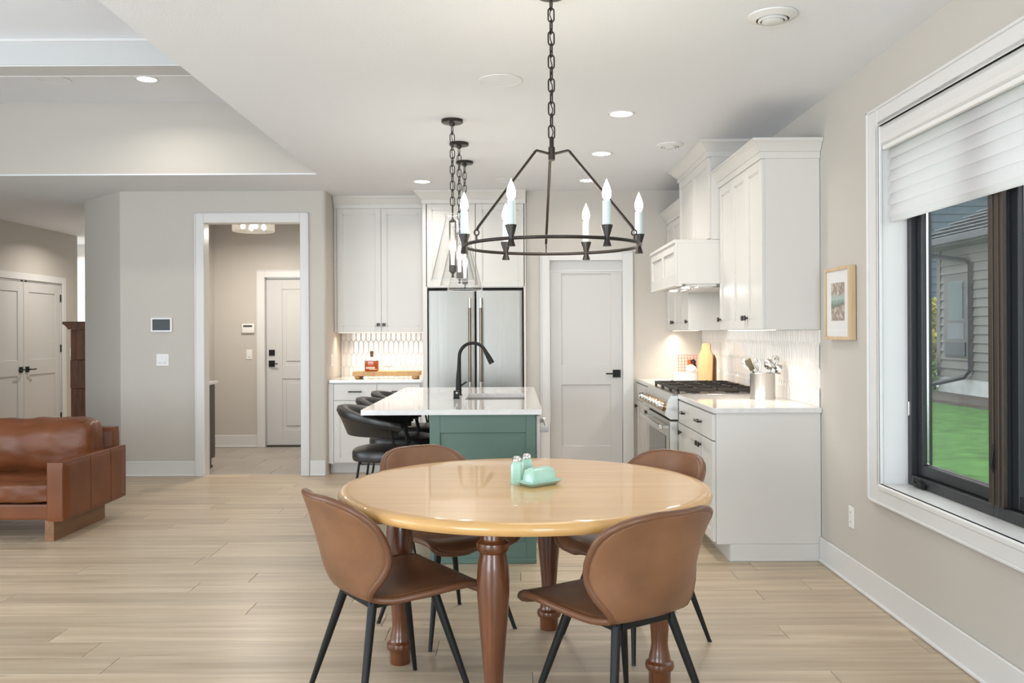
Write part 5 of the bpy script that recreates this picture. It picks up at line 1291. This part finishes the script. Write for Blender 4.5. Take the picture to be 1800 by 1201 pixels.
B(HXw-0.05, HXw-0.036, 16.3, 16.84, 1.58, 2.27).build('blind', 'outwhite_dull', wn_); B(HXw-0.06, HXw-0.03, 16.2, 16.94, 0.88, 1.14).build('planter_box', 'gutter', wn_)
mb = MB(); mb.prism([(HXw-0.50, 2.98), (HXw-0.46, 3.07), (11.7, 4.75), (15.2, 3.0), (15.2, 2.9), (11.7, 4.65), (HXw-0.45, 2.96)], 'Y', HYn-0.4, HYf+0.45); rf = mb.build('roof', 'shingle', t)
for k in range(13):
    f = (k+0.5)/13; x = HXw-0.46+(11.7-HXw+0.46)*f; z = 3.075+(4.755-3.075)*f
    B(x-0.13, x+0.13, HYn-0.4, HYf+0.44, z-0.002, z+0.012).build('shingle_course', 'shingle', rf)
B(HXw-0.46, HXw+0.03, HYn-0.4, HYf+0.42, 2.93, 2.96).build('soffit', 'siding_trim', rf)
B(HXw-0.58, HXw-0.46, HYn-0.4, HYf+0.45, 2.95, 3.08, 0.015).build('gutter', 'gutter', rf)
ds = MB().tube([(HXw-0.52, 17.2, 2.96), (HXw-0.50, 17.1, 2.86), (HXw-0.10, 16.1, 2.66), (HXw-0.06, 16.02, 2.58), (HXw-0.06, 16.02, 0.62), (HXw-0.12, 16.1, 0.50), (HXw-0.75, 17.0, 0.22)], 0.045, 4).build('downspout', 'gutter', t)
t = thing('blue_house', (14.0, 30, 0.1), 'slate blue house with white gable trim behind the neighbour', 'house')
B(11.0, 22, 29, 37, 0.05, 6.5).build('wall', 'navy', t)
mb = MB().prism([(10.3, 6.2), (14.4, 9.4), (22.5, 4.0), (22.5, 4.3), (14.4, 9.8), (10.3, 6.6)], 'Y', 28.6, 37); mb.build('roof', 'shingle', t)
B(11.0, 11.12, 28.95, 29, 0.1, 6.4).build('corner_board', 'outwhite', t)
for k in range(24): B(11.1, 22, 28.965, 29, 0.3+k*0.26, 0.33+k*0.26).build('lap_board', 'navy', t)
MB().prism([(13.3, 7.6), (16.6, 5.6), (16.6, 5.9), (13.3, 7.9)], 'Y', 28.4, 28.55).build('rake_trim', 'outwhite', t)
w_ = B(13.45, 13.75, 28.9, 29, 3.6, 5.0).build('window', 'outwhite', t); B(13.5, 13.7, 28.88, 28.92, 3.7, 4.9).build('pane', 'pane_dark', w_)
def shrub(name, lab, x, y_, z, h, w_, mat, n, seed, leaf=0.09, trunk=True, cat='shrub'):
    t = thing(name, (x, y_, z), lab, cat)
    r = random.Random(seed); mb = MB()
    for _ in range(n):
        a = r.uniform(0, 2*PI); q = r.random()**0.5; zz = r.random(); ww = w_*math.sin(PI*(0.12+0.82*zz))**0.6
        p = Vector((x+ww*q*math.cos(a), y_+ww*q*math.sin(a), z+h*(0.12+0.88*zz)))
        d1 = Vector((r.uniform(-1, 1), r.uniform(-1, 1), r.uniform(-1, 1))).normalized(); d2 = d1.orthogonal().normalized()
        s = leaf*r.uniform(0.6, 1.3); mb.quad(p-d1*s, p-d2*s*0.5, p+d1*s, p+d2*s*0.5)
    f = mb.build('foliage', mat, t); f['kind'] = 'stuff'
    MB().tube([(x, y_, z-0.02), (x+0.02, y_, z+h*0.6)], [0.04*h, 0.015*h], 6).build('stem', 'bark', t)
shrub('garden_tree', 'yellow-green small tree in front of the slate blue house', 11.15, 23.6, 0.12, 2.1, 0.75, 'leaf2', 900, 5, 0.12, cat='tree')
shrub('garden_shrub', 'low green shrub beside the driveway', 8.15, 17.6, 0.12, 0.75, 0.42, 'leaf', 500, 6, 0.07)
shrub('garden_shrub', 'reddish twiggy shrub at the corner of the taupe house', 8.95, 18.6, 0.12, 0.9, 0.3, 'bark', 160, 8, 0.06)
shrub('tall_tree', 'pale green treetop above the roofs at the top of the window', 24.5, 44, 0.1, 17, 4.0, 'leaf', 1500, 9, 0.5, cat='tree')
